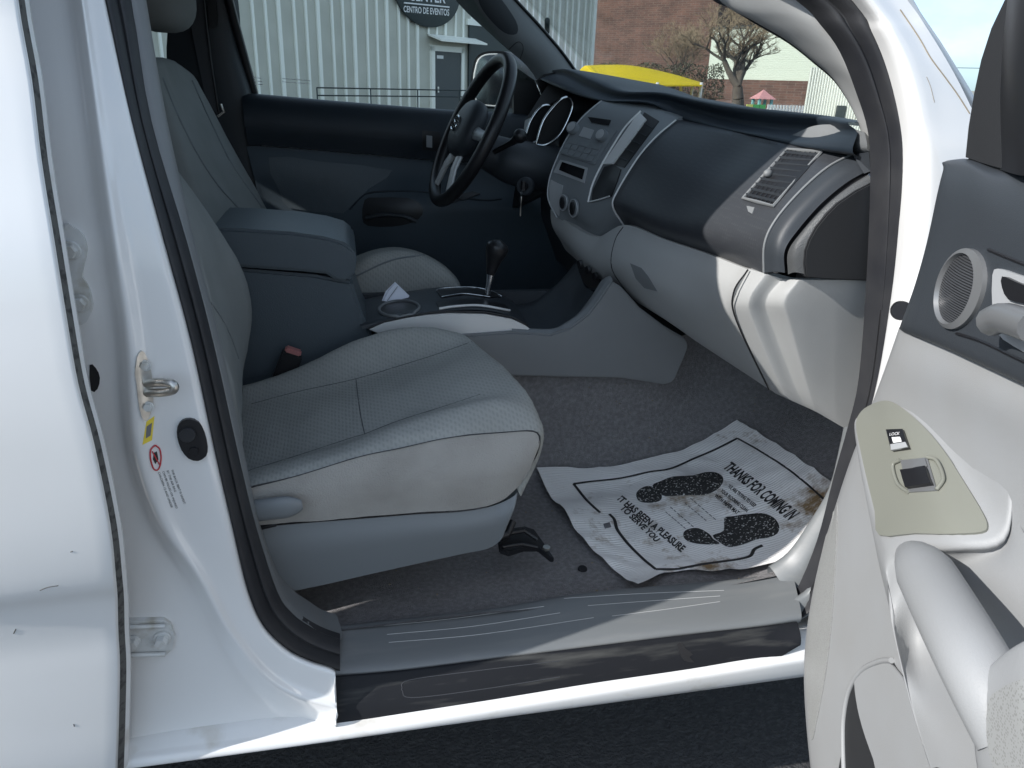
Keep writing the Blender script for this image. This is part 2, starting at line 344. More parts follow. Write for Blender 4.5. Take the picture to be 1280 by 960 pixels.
def patch_on(name, T, quad, off, th, mt, parent, n=10, m_=10, smooth=35, rnd=0, label=None):
    """quad of 4 pixel corners projected on a surface; raised plate following it"""
    a, b, c, d = [V((x[0], x[1], 0)) for x in quad]; vs = []; bs = []
    for i in range(n+1):
        for j in range(m_+1):
            s, t = i/n, j/m_; p = (a*(1-s)+b*s)*(1-t)+(d*(1-s)+c*s)*t; q, nn = on(T, p.x, p.y, 0)
            e = 0
            vs.append(q+nn*off); bs.append(q+nn*(off-th))
    k = len(vs); w_ = m_+1; vs += bs; fs = []
    for i in range(n):
        for j in range(m_): f = (i*w_+j, i*w_+j+1, (i+1)*w_+j+1, (i+1)*w_+j); fs.append(f); fs.append(tuple(k+q for q in reversed(f)))
    e = lambda x, y: fs.append((x, y, y+k, x+k))
    for j in range(m_): e(j, j+1); e(n*w_+j, n*w_+j+1)
    for i in range(n): e(i*w_, (i+1)*w_); e(i*w_+m_, (i+1)*w_+m_)
    return link(name, vs, fs, mt, parent, smooth, label=label)
def fill_on(name, T, px, off, th, mt, parent, n=3, rings=6, label=None):
    """closed pixel outline laid on a surface as a thin raised plate that follows it"""
    q = dense([V((a, b, 0)) for a, b in px], n, True) if n > 1 else [V((a, b, 0)) for a, b in px]; c = V((0,0,0))
    if n <= 1:
        q2 = []
        for a, b in zip(q, q[1:]+q[:1]): q2 += [a, a.lerp(b, .34), a.lerp(b, .67)]
        q = q2
    for p in q: c += p
    c /= len(q); k = len(q); P2 = [(c.x, c.y)]
    for r in range(1, rings+1): P2 += [(c.x+(p.x-c.x)*r/rings, c.y+(p.y-c.y)*r/rings) for p in q]
    w_ = [on(T, a, b, off) for a, b in P2]; vs = [x[0] for x in w_]; fs = []
    for i in range(k): fs.append((0, 1+i, 1+(i+1) % k))
    for r in range(rings-1):
        for i in range(k): j = (i+1) % k; fs.append((1+r*k+i, 1+(r+1)*k+i, 1+(r+1)*k+j, 1+r*k+j))
    b0 = 1+(rings-1)*k; m0 = len(vs); vs += [w_[b0+i][0]-w_[b0+i][1]*th for i in range(k)]
    for i in range(k): j = (i+1) % k; fs.append((b0+i, b0+j, m0+j, m0+i))
    return link(name, vs, fs, mt, parent, 45, label=label) if name else (vs, fs)
def poly_on(name, T, px, off, th, mt, parent, smooth=True, bev=0, n=0, label=None): return fill_on(name, T, px, off, th, mt, parent, max(1, n), 4, label)
def ell_on(T, c, a, b, rot, off, n=36):
    out = []
    for i in range(n):
        t = 6.2832*i/n; x = a*math.cos(t); y = b*math.sin(t); out.append(on(T, c[0]+x*math.cos(rot)-y*math.sin(rot), c[1]+x*math.sin(rot)+y*math.cos(rot), off)[0])
    return out
def text2d(body, size, bold=0.0, align='LEFT', spacing=1.0):
    c = bpy.data.curves.new('txt', 'FONT'); c.body = body; c.size = size; c.offset = bold; c.align_x = align; c.space_character = spacing; c.resolution_u = 3
    o = bpy.data.objects.new('txt', c); COL.objects.link(o); bpy.context.view_layer.update()
    dg = bpy.context.evaluated_depsgraph_get(); me = bpy.data.meshes.new_from_object(o.evaluated_get(dg))
    bm = bmesh.new(); bm.from_mesh(me); bmesh.ops.triangulate(bm, faces=bm.faces)
    vs = [v.co.copy() for v in bm.verts]; fs = [tuple(v.index for v in f.verts) for f in bm.faces]; bm.free()
    bpy.data.objects.remove(o); bpy.data.curves.remove(c); bpy.data.meshes.remove(me)
    return vs, fs
from mathutils import noise
def wobble(o, amp, sc, ridge=0):
    for v in o.data.vertices:
        p = v.co*sc; v.co += v.normal*(noise.noise(p)*amp + (ridge*(.3-abs(noise.noise(p*2.1+V((5,1,2))))) if ridge else 0))
    o.data.update()
def row(y, pts): return [Y(a, b, y) for a, b in pts]


# ================================================================== TRUCK
truck = root('pickup_truck', (0, .9, 0), 'white pickup truck with its front passenger door open, seen from the kerb side', 'pickup truck')
def yb(z): return (-.02 + .17*max(0, z-1.0)) + .03*max(0, min(1, (z-.55)/.2))*0     # tumblehome of the body side
# ---- rear door skin (closed), edge with chipped seam
ed = [(14,-120,.02),(23,0,.0),(40,100,-.02),(52,200,-.04),(68,300,-.06),(84,400,-.072),(98,480,-.08),(118,555,-.084),(138,655,-.084),(145,722,-.076),(147,748,-.062),(148,790,-.05),(150,830,-.046),(149,890,-.04),(147,955,-.03),(143,1040,-.0)]
rows = [[V((-.36,.19,1.78)), V((-.38,.19,1.78)), V((-.56,.19,1.78)), V((-.9,.19,1.78)), V((-1.3,.19,1.78))]]
for (u, v, y) in ed:
    p = Y(u, v, y); rows.append([p, p+V((-.02, -.004, 0)), p+V((-.2, -.012, 0)), p+V((-.55, -.012, 0)), p+V((-.95, 0, 0))])
rear = grid('rear_door', rows, 'paint', truck, 4, 4, smooth=True)
def strip(name, a, b, mt, parent, **k): return grid(name, [[x, (x+y)/2, y] for x, y in zip(a, b)], mt, parent, 2, 4, **k)
e0 = [Y(u, v, y) for u, v, y in ed]; e1 = [Y(u+8, v, y+.010) for u, v, y in ed]; e2 = [Y(u+13, v, y+.018) for u, v, y in ed]; e3 = [Y(u+14, v, y+.05) for u, v, y in ed]
strip('edge_seam', e0, e1, 'seam', rear); strip('door_hem', e1, e2, 'dirty', rear); strip('door_flange', e2, e3, 'dirty', rear)
# rear door window above belt (outside the photo, casts the pillar shadow)
_T = bvh(rear); rw = []
for z in (1.27, 1.36, 1.46, 1.56, 1.64):
    r = []
    for x in (-.46, -.65, -.85, -1.05, -1.14):
        h = _T.ray_cast(V((x-.10*(z-1.27)/.4*(1 if x > -.6 else .3), -2, z)), V((0,1,0))); r.append((h[0] if h[0] is not None else V((x, .1, z)))+V((0,-.004,0)))
    rw.append(r)
grid('rear_window', rw, 'display', truck, 3, th=(0,.003,0))
TR_ = bvh(rear)
for px in ([(50,738),(60,734),(73,732)], [(17,792),(20,786)], [(92,905),(93,908)], [(88,690),(91,689)]): seam('scuff_mark', TR_, px, .0007, 'seam', rear, 4)
# ---- B pillar (rear edge of the front door opening)
c0 = [(-10,-60),(8,0),(36,150),(56,300),(76,430),(100,560),(118,660),(132,740),(140,800),(142,860),(142,920),(142,950)]
cR = [(92,-60),(100,0),(120,150),(140,300),(158,430),(167,560),(200,655),(246,722),(283,790),(328,848),(372,876),(418,890)]
cS = [(120,-60),(132,0),(165,150),(205,300),(240,430),(268,560),(290,655),(310,738),(330,783),(360,812),(388,826),(417,836)]
yy = [.135,.115,.07,.045,.035,.03,.028,.028,.026,.022,.016,.008]
rows = []
for (a, r, s, y) in zip(c0, cR, cS, yy):
    L = lambda p, q, t: (p[0]+(q[0]-p[0])*t, p[1]+(q[1]-p[1])*t)
    pts = [(L(a, r, 0), y+.004), (L(a, r, .45), y+.010), (L(a, r, .80), y+.012), (L(a, r, .93), y+.003), (r, y-.006), (L(r, s, .10), y-.008), (L(r, s, .32), y+.0), (L(r, s, .65), y+.004), (L(r, s, .93), y+.008), (s, y+.022)]
    rows.append([Y(q[0], q[1], yv) for q, yv in pts])
q0, q1 = rows[-1][0], rows[-1][-1]
rows.append([p+V((.0,-.006,-.016)) for p in rows[-1]]); rows.append([V((p.x, .002, .395)) for p in rows[-1]])
bp_ = grid('door_pillar', rows, 'paint', truck, 3, 5)
TB = bvh(bp_)
# unseen panel added behind the pillar to stop sun leaking onto the seat
sB_in = [(165,0),(190,150),(213,240),(237,310),(262,400),(280,480),(302,580),(325,680),(350,742),(385,776),(420,792)]
def lpx(pts, v):
    for (a, b) in zip(pts, pts[1:]):
        if a[1] <= v <= b[1]: t = (v-a[1])/(b[1]-a[1]); return a[0]+(b[0]-a[0])*t
    return pts[0][0] if v < pts[0][1] else pts[-1][0]

slab('sun_leak_blocker', [V((-.33,.16,.40)), V((-1.28,.16,.40)), V((-1.28,.16,1.30)), V((-1.2,.26,1.70)), V((-.30,.26,1.70)), V((-.30,.20,1.30))], V((0,.02,0)), 'dark', truck)
# ---- body seal : one rubber loop round the opening
so_px = [(132,0,.135),(165,150,.09),(205,300,.067),(240,430,.057),(268,560,.052),(290,655,.05),(310,738,.05),(330,783,.05),(360,812,.05),(388,826,.05),(425,838,.05)]
si_px = [(165,0,.18),(190,150,.14),(234,300,.11),(268,430,.10),(297,560,.10),(320,655,.10),(347,738,.10),(366,765,.10),(386,780,.10),(405,790,.10),(425,797,.10)]
_TOPW = [V((-.27,.155,1.50)), V((-.29,.19,1.60)), V((-.16,.21,1.66)), V((.1,.215,1.675)), V((.32,.20,1.655)), V((.50,.17,1.60))]
ao_px = [(1065,0,.115),(1090,40,.10),(1110,90,.085),(1125,150,.07),(1130,200,.06),(1126,280,.05),(1117,370,.045),(1102,465,.04),(1085,535,.035),(1068,600,.035),(1045,680,.04),(1018,752,.045),(995,775,.05)]
ai_px = [(1000,0,.165),(1030,30,.15),(1055,65,.14),(1075,115,.13),(1090,165,.12),(1093,225,.11),(1088,350,.10),(1078,475,.095),(1064,537,.09),(1046,600,.09),(1025,680,.09),(1000,740,.09),(985,760,.10)]
def band(px_o, px_i):
    out = []
    for (a, b) in zip(px_o, px_i):
        o = Y(*a); i = Y(*b); t = (i-o)
        out.append((o, i))
    return out
B1 = band(so_px, si_px); A1 = band(ao_px, ai_px)
def sealrow(o, i):
    d = i-o; n = V((0, -1, 0)); return [o+V((0,.012,0)), o+n*.002, o+d*.22+n*.013, o+d*.42+n*.010, o+d*.5+n*.001, o+d*.58+n*.010, o+d*.80+n*.016, o+d*.96+n*.008, i+V((0,.01,0))]
loop = [sealrow(*x) for x in reversed(B1)]
loopA = [sealrow(*x) for x in A1]
topo = [V((-.285,.165,1.58)), V((-.20,.205,1.67)), V((-.02,.225,1.705)), V((.2,.225,1.70)), V((.38,.20,1.66)), V((.53,.165,1.58))]
for q in topo:
    inw = (V((.15,0,1.2))-q); inw.x *= .4; inw = V((inw.x, 0, inw.z)).normalized()*.04 + V((0,.03,0)); loop.append(sealrow(q, q+inw))
grid('door_seal', loop+loopA, 'rubber', truck, 2, 4, smooth=True)
# B pillar inner trim strip
tr_in = [(182,0,.20),(208,150,.16),(245,310,.13),(276,430,.12),(304,560,.12),(324,655,.12),(350,732,.12),(372,760,.12),(392,774,.12),(409,785,.12),(428,791,.12)]
rows = [[Y(*a)+V((0,-.004,0)), (Y(*a)+Y(*b))/2+V((0,-.01,0)), Y(*b), Y(*b)+V((-.01,.05,0))] for a, b in zip(si_px, tr_in)]
rows = [[p+V((-.01,.02,.12)) for p in rows[0]]]+rows
grid('pillar_trim', rows, 'mid', truck, 3, 4)

# ---- windshield pillar, outer white face
colA = [[(a[0], a[1], a[2]-.008) for a in ao_px[:10]]]
mid1 = [(1086,0),(1112,40),(1134,90),(1148,150),(1153,200),(1148,280),(1138,370),(1122,465),(1104,535),(1090,600)]
mid2 = [(1112,0),(1142,40),(1168,90),(1182,150),(1188,200),(1190,280),(1182,370),(1165,465),(1150,535),(1130,600)]
out_ = [(1128,-8),(1158,34),(1193,92),(1222,150),(1250,200),(1270,280),(1270,370),(1260,465),(1250,535),(1240,600)]
y1 = [.075,.06,.045,.03,.018,.006,.0,-.004,-.006,-.006]; y2 = [.085,.07,.05,.03,.012,-.004,-.012,-.016,-.018,-.018]
rows = []
for i in range(10):
    a = ao_px[i]; rows.append([Y(a[0]-4, a[1], a[2]+.01), Y(a[0], a[1], a[2]-.004), Y(*mid1[i], y1[i]), Y(*mid2[i], y2[i]), Y(*out_[i], y2[i]+.005)])
rows = [[p+V((-.17,.045,.16)) for p in rows[0]]]+rows
ap = grid('windshield_pillar', rows, 'paint', truck, 4, 5)
TA = bvh(ap)
px = [(1128,-20),(1151,20),(1176,56),(1200,94),(1222,130),(1246,170)]
tube('windshield_trim', [Y(a-8, b+4, .10) for a, b in px], .011, 'silver', truck, 8)
seam('gutter_seal', TA, [(1125,12),(1148,46),(1163,72),(1180,95),(1196,117),(1212,142)], .0010, 'crack', truck)
seam('paint_crack', TA, [(1158,96),(1163,108),(1168,128)], .0005, 'crack', truck)
# fender and bonnet beyond the door
rows = [[V((.84,-.03,1.16)), V((1.2,-.05,1.13)), V((1.7,-.04,1.08)), V((2.2,.02,1.0))],
        [V((.84,-.07,1.0)), V((1.2,-.09,.98)), V((1.7,-.09,.95)), V((2.25,-.0,.88))],
        [V((.84,-.05,.72)), V((1.2,-.07,.74)), V((1.7,-.07,.74)), V((2.25,.0,.7))],
        [V((.84,.0,.42)), V((1.1,-.04,.52)), V((1.9,-.04,.55)), V((2.25,.04,.5))]]
grid('front_fender', rows, 'paint', truck, 4, th=(0,.02,0))
rows = [[V((x, y, z+(.03 if 0.3 < y < 1.5 else 0))) for y in (-.02,.25,.9,1.55,1.82)] for x, z in ((.98,1.185),(1.5,1.13),(2.0,1.06),(2.3,.92))]
grid('bonnet', rows, 'paint', truck, 4, th=(0,0,-.02))
# roof, headliner, back wall, far side, floor, firewall
rows = [[V((x, y, z+.04-.08*abs((y-.9)/.72)**4)) for y in (.20,.25,.5,.9,1.3,1.55,1.65)] for x, z in ((.44,1.665),(.2,1.715),(-.3,1.745),(-.9,1.74),(-1.35,1.70))]
roof = grid('roof', rows, 'paint', truck, 4, th=(0,0,.03))
rows = [[V((x, y, z+.01-.07*abs((y-.9)/.72)**4)) for y in (.24,.3,.5,.9,1.3,1.5,1.6)] for x, z in ((.44,1.66),(.2,1.70),(-.3,1.73),(-.9,1.73),(-1.3,1.69))]
grid('headliner', rows, 'mid', truck, 4)
tube('roof_rail', [V((.62,.135,1.545)), V((.50,.165,1.62)), V((.3,.195,1.70)), V((0,.205,1.735)), V((-.4,.20,1.735)), V((-1.3,.19,1.70))], .035, 'paint', truck, 10)
slab('back_wall', [V((-1.30,.02,.45)), V((-1.30,1.78,.45)), V((-1.30,1.78,1.25)), V((-1.38,1.62,1.70)), V((-1.38,.16,1.70)), V((-1.30,.02,1.25))], V((-.03,0,0)), 'dark', truck)
slab('firewall', [V((1.12,.02,.40)), V((1.12,1.78,.40)), V((1.12,1.78,1.2)), V((1.12,.02,1.2))], V((.03,0,0)), 'blackm', truck)
slab('cargo_bed', [V((-1.42,.0,.55)), V((-1.42,1.8,.55)), V((-1.42,1.8,1.15)), V((-1.42,0,1.15))], V((-1.5,0,0)), 'paint', truck)
for wx in (1.72, -2.15):
    for wy in (.12, 1.68):
        wv, wf = discgeo(V((wx, wy-.12, .36)), V((0,-1,0)), .36, .36, .03, 40); wv2, wf2 = discgeo(V((wx, wy+.10, .36)), V((0,-1,0)), .36, .36, .22, 40)
        W_ = link('wheel', *merge([(wv2, wf2)])[:2], 'rubber', truck, 40); link('rim', *discgeo(V((wx, wy-.11 if wy < 1 else wy-.11, .36)), V((0,-1,0)), .21, .21, .02, 30), 'silver', W_, 40)
# windshield
slab('windshield', [V((1.06,.10,1.19)), V((1.10,.9,1.20)), V((1.06,1.70,1.19)), V((.44,1.53,1.665)), V((.46,.9,1.68)), V((.44,.24,1.665))], V((.004,0,.004)), 'clear', truck)

# ---- rocker and sill trims
rk = []
for X in (-1.3, -.6, -.345, -.06, .3, .76, .95):
    zc = .398 + .030*max(0, min(1, (X+.06)/.8))
    rk.append([V((X, .20, .40)), V((X, .10, .43)), V((X, .035, zc+.022)), V((X, .008, zc+.010)), V((X, .0, zc+.006)), V((X, -.010, zc+.003)), V((X, -.014, zc-.006)), V((X, -.008, .385)), V((X, .02, .376)), V((X, .12, .33))])
rk_o = grid('rocker_panel', rk, 'dirty', truck, 3, 6)
# grey sill trim
top_e = [(419,783,.150),(500,774,.155),(620,760,.158),(725,742,.158),(850,730,.156),(940,722,.152),(988,712,.15)]
bot_e = [(419,843,.043),(500,836,.042),(620,821,.040),(725,808,.038),(850,792,.036),(940,782,.034),(1002,772,.032)]
rows = []
n_ = len(top_e)
for a, b in zip(top_e, bot_e):
    p, q = Y(*a), Y(*b); rows.append([p+V((0,.012,-.03)), p+V((0,.004,-.004)), p+(q-p)*.12+V((0,0,.006)), p+(q-p)*.5+V((0,0,.007)), p+(q-p)*.85+V((0,0,.006)), q+V((0,0,.0)), q+V((0,.002,-.012))])
sl_ = grid('inner_sill_plate', rows, 'sill', truck, 3, 5, label='grey plastic sill plate'); TS = bvh(sl_)
for px in ([(480,782),(560,774),(680,758)],[(484,793),(590,783),(700,766)],[(486,803),(600,793),(742,772)],[(705,748),(800,742),(905,738)],[(735,757),(800,752),(900,745)],[(765,770),(830,762),(900,752)]):
    seam('tread_line', TS, px, .0007, 'grey', sl_, 5)
# black step plate
top_e = [(418,845,.038),(500,838,.038),(620,823,.036),(740,808,.034),(860,793,.032),(950,783,.03),(996,777,.03)]
bot_e = [(418,906,.004),(500,898,.002),(620,882,.000),(740,866,-.001),(860,846,-.002),(950,832,-.002),(1001,806,-.001)]
rows = []
for a, b in zip(top_e, bot_e):
    p, q = Y(*a), Y(*b); rows.append([p+V((0,0,-.008)), p, p+(q-p)*.3+V((0,-.003,.003)), p+(q-p)*.7+V((0,-.004,.003)), q, q+V((0,.004,-.004))])
bs = grid('outer_step_plate', rows, 'sillblk', truck, 3, 5, label='scuffed black plastic step plate'); TBs = bvh(bs)
seam('tread_line', TBs, [(502,862),(512,850),(600,838),(700,826)], .0007, 'rubber2', bs); seam('tread_line', TBs, [(502,862),(515,872),(600,862),(700,846)], .0007, 'rubber2', bs)
poly_on('tar_spot', TBs, [(846,806),(852,803),(856,810),(866,818),(860,822),(868,828),(856,826),(850,818)], .0006, .001, 'black', bs, n=2)

# ---- hinges, striker, cap, stickers on the B pillar
def hexbolt(name, c, n, r, h, parent):
    vs, fs = discgeo(c, n, r*1.35, r*1.35, h*.35, 18); v2, f2 = discgeo(c+n*h*.33, n, r, r, h, 6); a, b, _ = merge([(vs, fs), (v2, f2)]); return link(name, a, b, 'pmetal', parent, 30)
nP = V((0,-1,0))
hg = poly_on('door_hinge', TB, [(80,286),(93,284),(105,293),(110,312),(106,330),(104,345),(112,358),(117,380),(112,396),(104,404),(92,402),(86,380)], .008, .010, 'pmetal', truck, bev=.0015, n=2)
for u, v in ((90, 312), (101, 377)): hexbolt('hinge_bolt', on(TB, u, v, .008)[0], nP, .0085, .010, hg)
hg = poly_on('door_hinge', TB, [(150,772),(205,771),(214,777),(219,792),(216,808),(208,815),(190,817),(150,816)], .008, .010, 'pmetal', truck, bev=.0015)
hexbolt('hinge_bolt', on(TB, 204, 793, .008)[0], nP, .009, .012, hg); hexbolt('hinge_bolt', on(TB, 168, 797, .008)[0], nP, .008, .010, hg)
for vv in (776, 811): tube('hinge_flange', [on(TB, 152, vv+2, .012)[0], on(TB, 208, vv, .012)[0]], .0035, 'pmetal', hg)
st = poly_on('door_striker', TB, [(173,440),(180,440),(188,462),(192,490),(188,515),(180,525),(174,512),(170,480),(169,455)], .004, .006, 'metal', truck, bev=.001, n=2)
a_ = on(TB, 183, 478, .004)[0]; b_ = on(TB, 184, 490, .004)[0]
lp_ = [a_, Y(196,478,a_.y-.016), Y(209,478,a_.y-.026), Y(217,481,a_.y-.030), Y(217,487,a_.y-.030), Y(208,490,a_.y-.024), Y(196,491,a_.y-.014), b_]
tube('striker_loop', dense(lp_, 4), .0056, 'metal', st, 10)
for u, v in ((180, 456), (184, 507)): hexbolt('striker_bolt', on(TB, u, v, .004)[0], nP, .0055, .004, st)
cp = poly_on('rubber_cap', TB, [(222,532),(228,524),(238,522),(248,526),(255,538),(259,556),(257,568),(248,574),(236,571),(227,560),(222,545)], .006, .010, 'black', truck, bev=.0012, n=2, label='black oval cap with a round button')
link('cap_button', *discgeo(on(TB, 235, 541, .006)[0], nP, .0105, .0105, .004, 20), 'rubber', cp, 40); link('cap_screw', *discgeo(on(TB, 243, 561, .006)[0], nP, .006, .006, .003, 16), 'black', cp, 40)
poly_on('rubber_plug', TB, [(112,456),(120,460),(125,472),(122,486),(114,488)], .001, .004, 'black', truck, n=2)
stk = patch_on('warning_sticker', TB, [(183,527),(193,520),(190,550),(178,556)], .0006, .0008, 'yellow', truck, 3, 3)
patch_on('printed_box', TB, [(183,533),(190,528),(188,544),(182,548)], .001, .0003, 'inkgrey', stk, 2, 2)
rg = lineon(TB, [(194,556),(200,562),(201,575),(198,586),(192,586),(188,574),(188,562),(194,556)], .0012, 5)
stk2 = tube('prohibition_sticker', rg, .0010, 'red', truck, 6)
tube('slash', lineon(TB, [(190,564),(199,580)], .0012, 4), .0008, 'red', stk2); poly_on('figure_print', TB, [(192,566),(196,564),(198,574),(194,580),(191,574)], .0008, .0004, 'ink', stk2)
# rows of tiny black print running down the pillar
def surf_text(name, T, body, size, origin, ux, uy, mt, parent, off=.0008, bold=0):
    """origin pixel, ux = pixel vector for one text unit to the right, uy = up"""
    vs, fs = text2d(body, 1.0, bold); out = []
    for p in vs: out.append(on(T, origin[0]+ux[0]*p.x*size+uy[0]*p.y*size, origin[1]+ux[1]*p.x*size+uy[1]*p.y*size, off)[0])
    return out, fs
g = []
words = ['CHILDREN 12 AND UNDER', 'CAN BE KILLED OR INJURED', 'BY THE AIR BAG', 'THE BACK SEAT IS SAFEST']
for i, wd in enumerate(words):
    g.append(surf_text('t', TB, wd, 4.0, (197+i*5.6, 590+i*.2-(i*1.2)), (.34, .92), (.92, -.25), 'ink', truck)[:2])
a, b, _ = merge(g); link('warning_text', a, b, 'ink', truck, False)

# ================================================================== INTERIOR
# carpet: floor, tunnel side, kick
rows = [[V((x, y, z)) for y, z in ((.13,.485),(.20,.455),(.34,.445),(.54,.448),(.64,.465),(.682,.56),(.69,.75))] for x in (-1.2,-.6,-.1,.3,.55)]
rows += [[V((.75, y, z)) for y, z in ((.13,.495),(.20,.47),(.34,.465),(.54,.47),(.64,.49),(.69,.58),(.70,.78))],
         [V((.93, y, z)) for y, z in ((.12,.55),(.20,.54),(.34,.54),(.54,.542),(.66,.555),(.74,.66),(.78,.80))],
         [V((1.08, y, z)) for y, z in ((.12,.70),(.20,.69),(.34,.69),(.52,.69),(.62,.70),(.72,.75),(.76,.82))],
         [V((1.11, y, z)) for y, z in ((.10,1.1),(.20,1.1),(.34,1.1),(.52,1.1),(.62,1.1),(.72,1.1),(.76,1.1))]]
cpt = grid('carpet', rows, 'carpet', truck, 4, 4); wobble(cpt, .004, 7); TC = bvh(cpt)
rows = [[V((x, y, z)) for y, z in ((.93,.78),(.95,.62),(1.02,.47),(1.2,.45),(1.5,.46),(1.60,.50))] for x in (-1.2,-.4,.4,.9)]+[[V((1.08, y, .8)) for y in (.93,.95,1.02,1.2,1.5,1.6)]]
grid('driver_carpet', rows, 'carpet', truck, 3)
hb = on(TC, 728, 712, .0)[0]; link('carpet_clip', *discgeo(hb, V((0,-.1,1)).normalized(), .0095, .0095, .004, 18), 'black', truck, 40)
# seat rail bracket
def at(x, y, z): return V((x, y, z))
rb = slab('seat_rail_bracket', [Z(622,672,.53),Z(634,660,.53),Z(656,657,.525),Z(668,661,.52),Z(680,678,.505),Z(693,697,.495),Z(688,697,.495),Z(672,684,.505),Z(655,684,.51),Z(636,690,.515),Z(624,686,.52)], V((0,0,-.012)), 'black', truck, bev=.002, label='black steel seat rail end bracket')
link('rail_bolt', *discgeo(Z(683,686,.508), V((0,-.1,1)).normalized(), .008, .008, .005, 6), 'metal', rb, 30)
tube('rail_rib', [Z(630,668,.54), Z(655,663,.535), Z(672,674,.522)], .005, 'black', rb); tube('rail_rib', [Z(628,684,.528), Z(652,680,.524), Z(672,684,.518)], .004, 'black', rb)
tube('rail_bar', [Z(640,652,.56), Z(634,668,.545), Z(560,690,.535)], .009, 'black', rb)

# kick / sill side trim on the right (grey) that hides the paper's end
L1 = [(1054,536,.17),(1049,560,.165),(1036,610,.155),(1010,655,.15),(985,690,.15),(960,708,.155)]
L2 = [(1066,536,.13),(1060,575,.125),(1046,640,.12),(1030,690,.11),(1008,732,.10),(985,748,.098)]
rows = [[Y(*a)+V((.01,.0,-.05)), Y(*a), (Y(*a)+Y(*b))/2+V((0,-.006,.006)), Y(*b), Y(b[0]+4, b[1]+4, b[2]-.03), Y(b[0]+6, b[1]+22, b[2]-.05)+V((.02,0,-.01))] for a, b in zip(L1, L2)]
kt = grid('kick_trim', rows, 'sill', truck, 4, 4)

# ---- passenger seat
seat = root('passenger_seat', (0, .4, .5), None, None); del seat['label']; del seat['category']
seat.parent = truck; seat.location = (0, .4-.9, .5)
A_ = row(.16, [(318,656),(380,652),(457,646),(520,641),(582,637),(625,627),(650,606)])
B_ = row(.145,[(310,610),(373,594),(448,571),(500,560),(560,547),(620,541),(671,541)])
C1 = row(.165,[(309,601),(373,583),(445,560),(503,543),(562,530),(620,522),(670,526)])
C2 = row(.20, [(307,594),(372,574),(440,552),(500,530),(562,512),(618,500),(664,508)])
D_ = row(.27, [(306,588),(373,567),(437,546),(498,524),(558,505),(606,490),(652,484)])
E_ = row(.40, [(304,548),(370,526),(438,505),(496,485),(550,468),(592,456),(630,458)])
F_ = row(.54, [(303,508),(370,490),(443,474),(500,457),(545,443),(580,432),(600,434)])
G_ = row(.61, [(304,482),(373,459),(440,428),(488,413),(530,409),(560,413),(582,422)])
H_ = row(.66, [(300,500),(373,485),(440,455),(490,436),(530,430),(560,434),(574,440)])
I_ = [p+V((0,.0,-.10)) for p in H_]
rows = [A_,B_,C1,C2,D_,E_,F_,G_,H_,I_]
for i, r in enumerate(rows):
    e = r[-1]
    if i == 0: r += [e+V((-.004,.01,-.01)), e+V((-.02,.02,-.02))]
    elif i == 1: r += [e+V((.0,.006,-.05)), e+V((-.03,.02,-.10))]
    elif i < 9: r += [e+V((.012,.0,-.05)), e+V((-.02,.0,-.14))]
    else: r += [e+V((.0,.0,-.03)), e+V((-.02,.0,-.08))]
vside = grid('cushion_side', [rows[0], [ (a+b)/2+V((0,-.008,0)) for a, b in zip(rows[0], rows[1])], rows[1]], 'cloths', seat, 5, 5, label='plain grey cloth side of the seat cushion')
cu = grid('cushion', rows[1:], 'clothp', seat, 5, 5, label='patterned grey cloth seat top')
wobble(cu, .0035, 11, .003); wobble(vside, .003, 12, .002); TQ = bvh(cu)
tube('cushion_piping', [Y(p[0], p[1], .1435) for p in [(310,610),(373,594),(448,571),(500,560),(560,547),(620,541),(670,541)]], .0022, 'base', seat, 6) if False else None
sp = dense([V(p) for p in B_[:8]], 6); tube('cushion_piping', [p+V((0,-.0008,0)) for p in sp], .0008, 'rubber2', seat, 6)
for px in ([(445,474),(448,500),(452,525),(456,543)], [(304,590),(373,569),(437,548),(457,542),(498,526),(558,507),(600,493)], [(303,508),(370,490),(443,474),(500,457),(545,443),(590,427)]):
    seam('cushion_seam', TQ, px, .0009, 'rubber2', seat, 6, -.0002)
# base cover
T0 = row(.168,[(312,660),(380,654),(457,648),(520,643),(582,639),(625,629),(648,610)]); B0 = row(.175,[(340,744),(400,732),(457,719),(520,705),(575,693),(616,683),(630,660)])
T0.append(T0[-1]+V((-.02,.10,0))); B0.append(B0[-1]+V((-.02,.10,0))); T0.append(T0[-1]+V((0,.36,0))); B0.append(B0[-1]+V((0,.36,0)))
grid('base_cover', [T0, [ (a*.7+b*.3)+V((0,-.010,0)) for a, b in zip(T0, B0)], [ (a*.35+b*.65)+V((0,-.006,0)) for a, b in zip(T0, B0)], B0], 'base', seat, 5, 4)
# recline lever
vs, fs = tubegeo(dense([Y(308,640,.135), Y(330,637,.13), Y(355,634,.125), Y(378,631,.125)], 4), [.019]*9+[.018,.016,.013,.008], 14, flat=(V((0,1,0)), .5)); link('recline_lever', vs, fs, 'base', seat, 50)
tube('lever_gap', [Y(316,662,.165), Y(345,655,.166)], .004, 'black', seat)
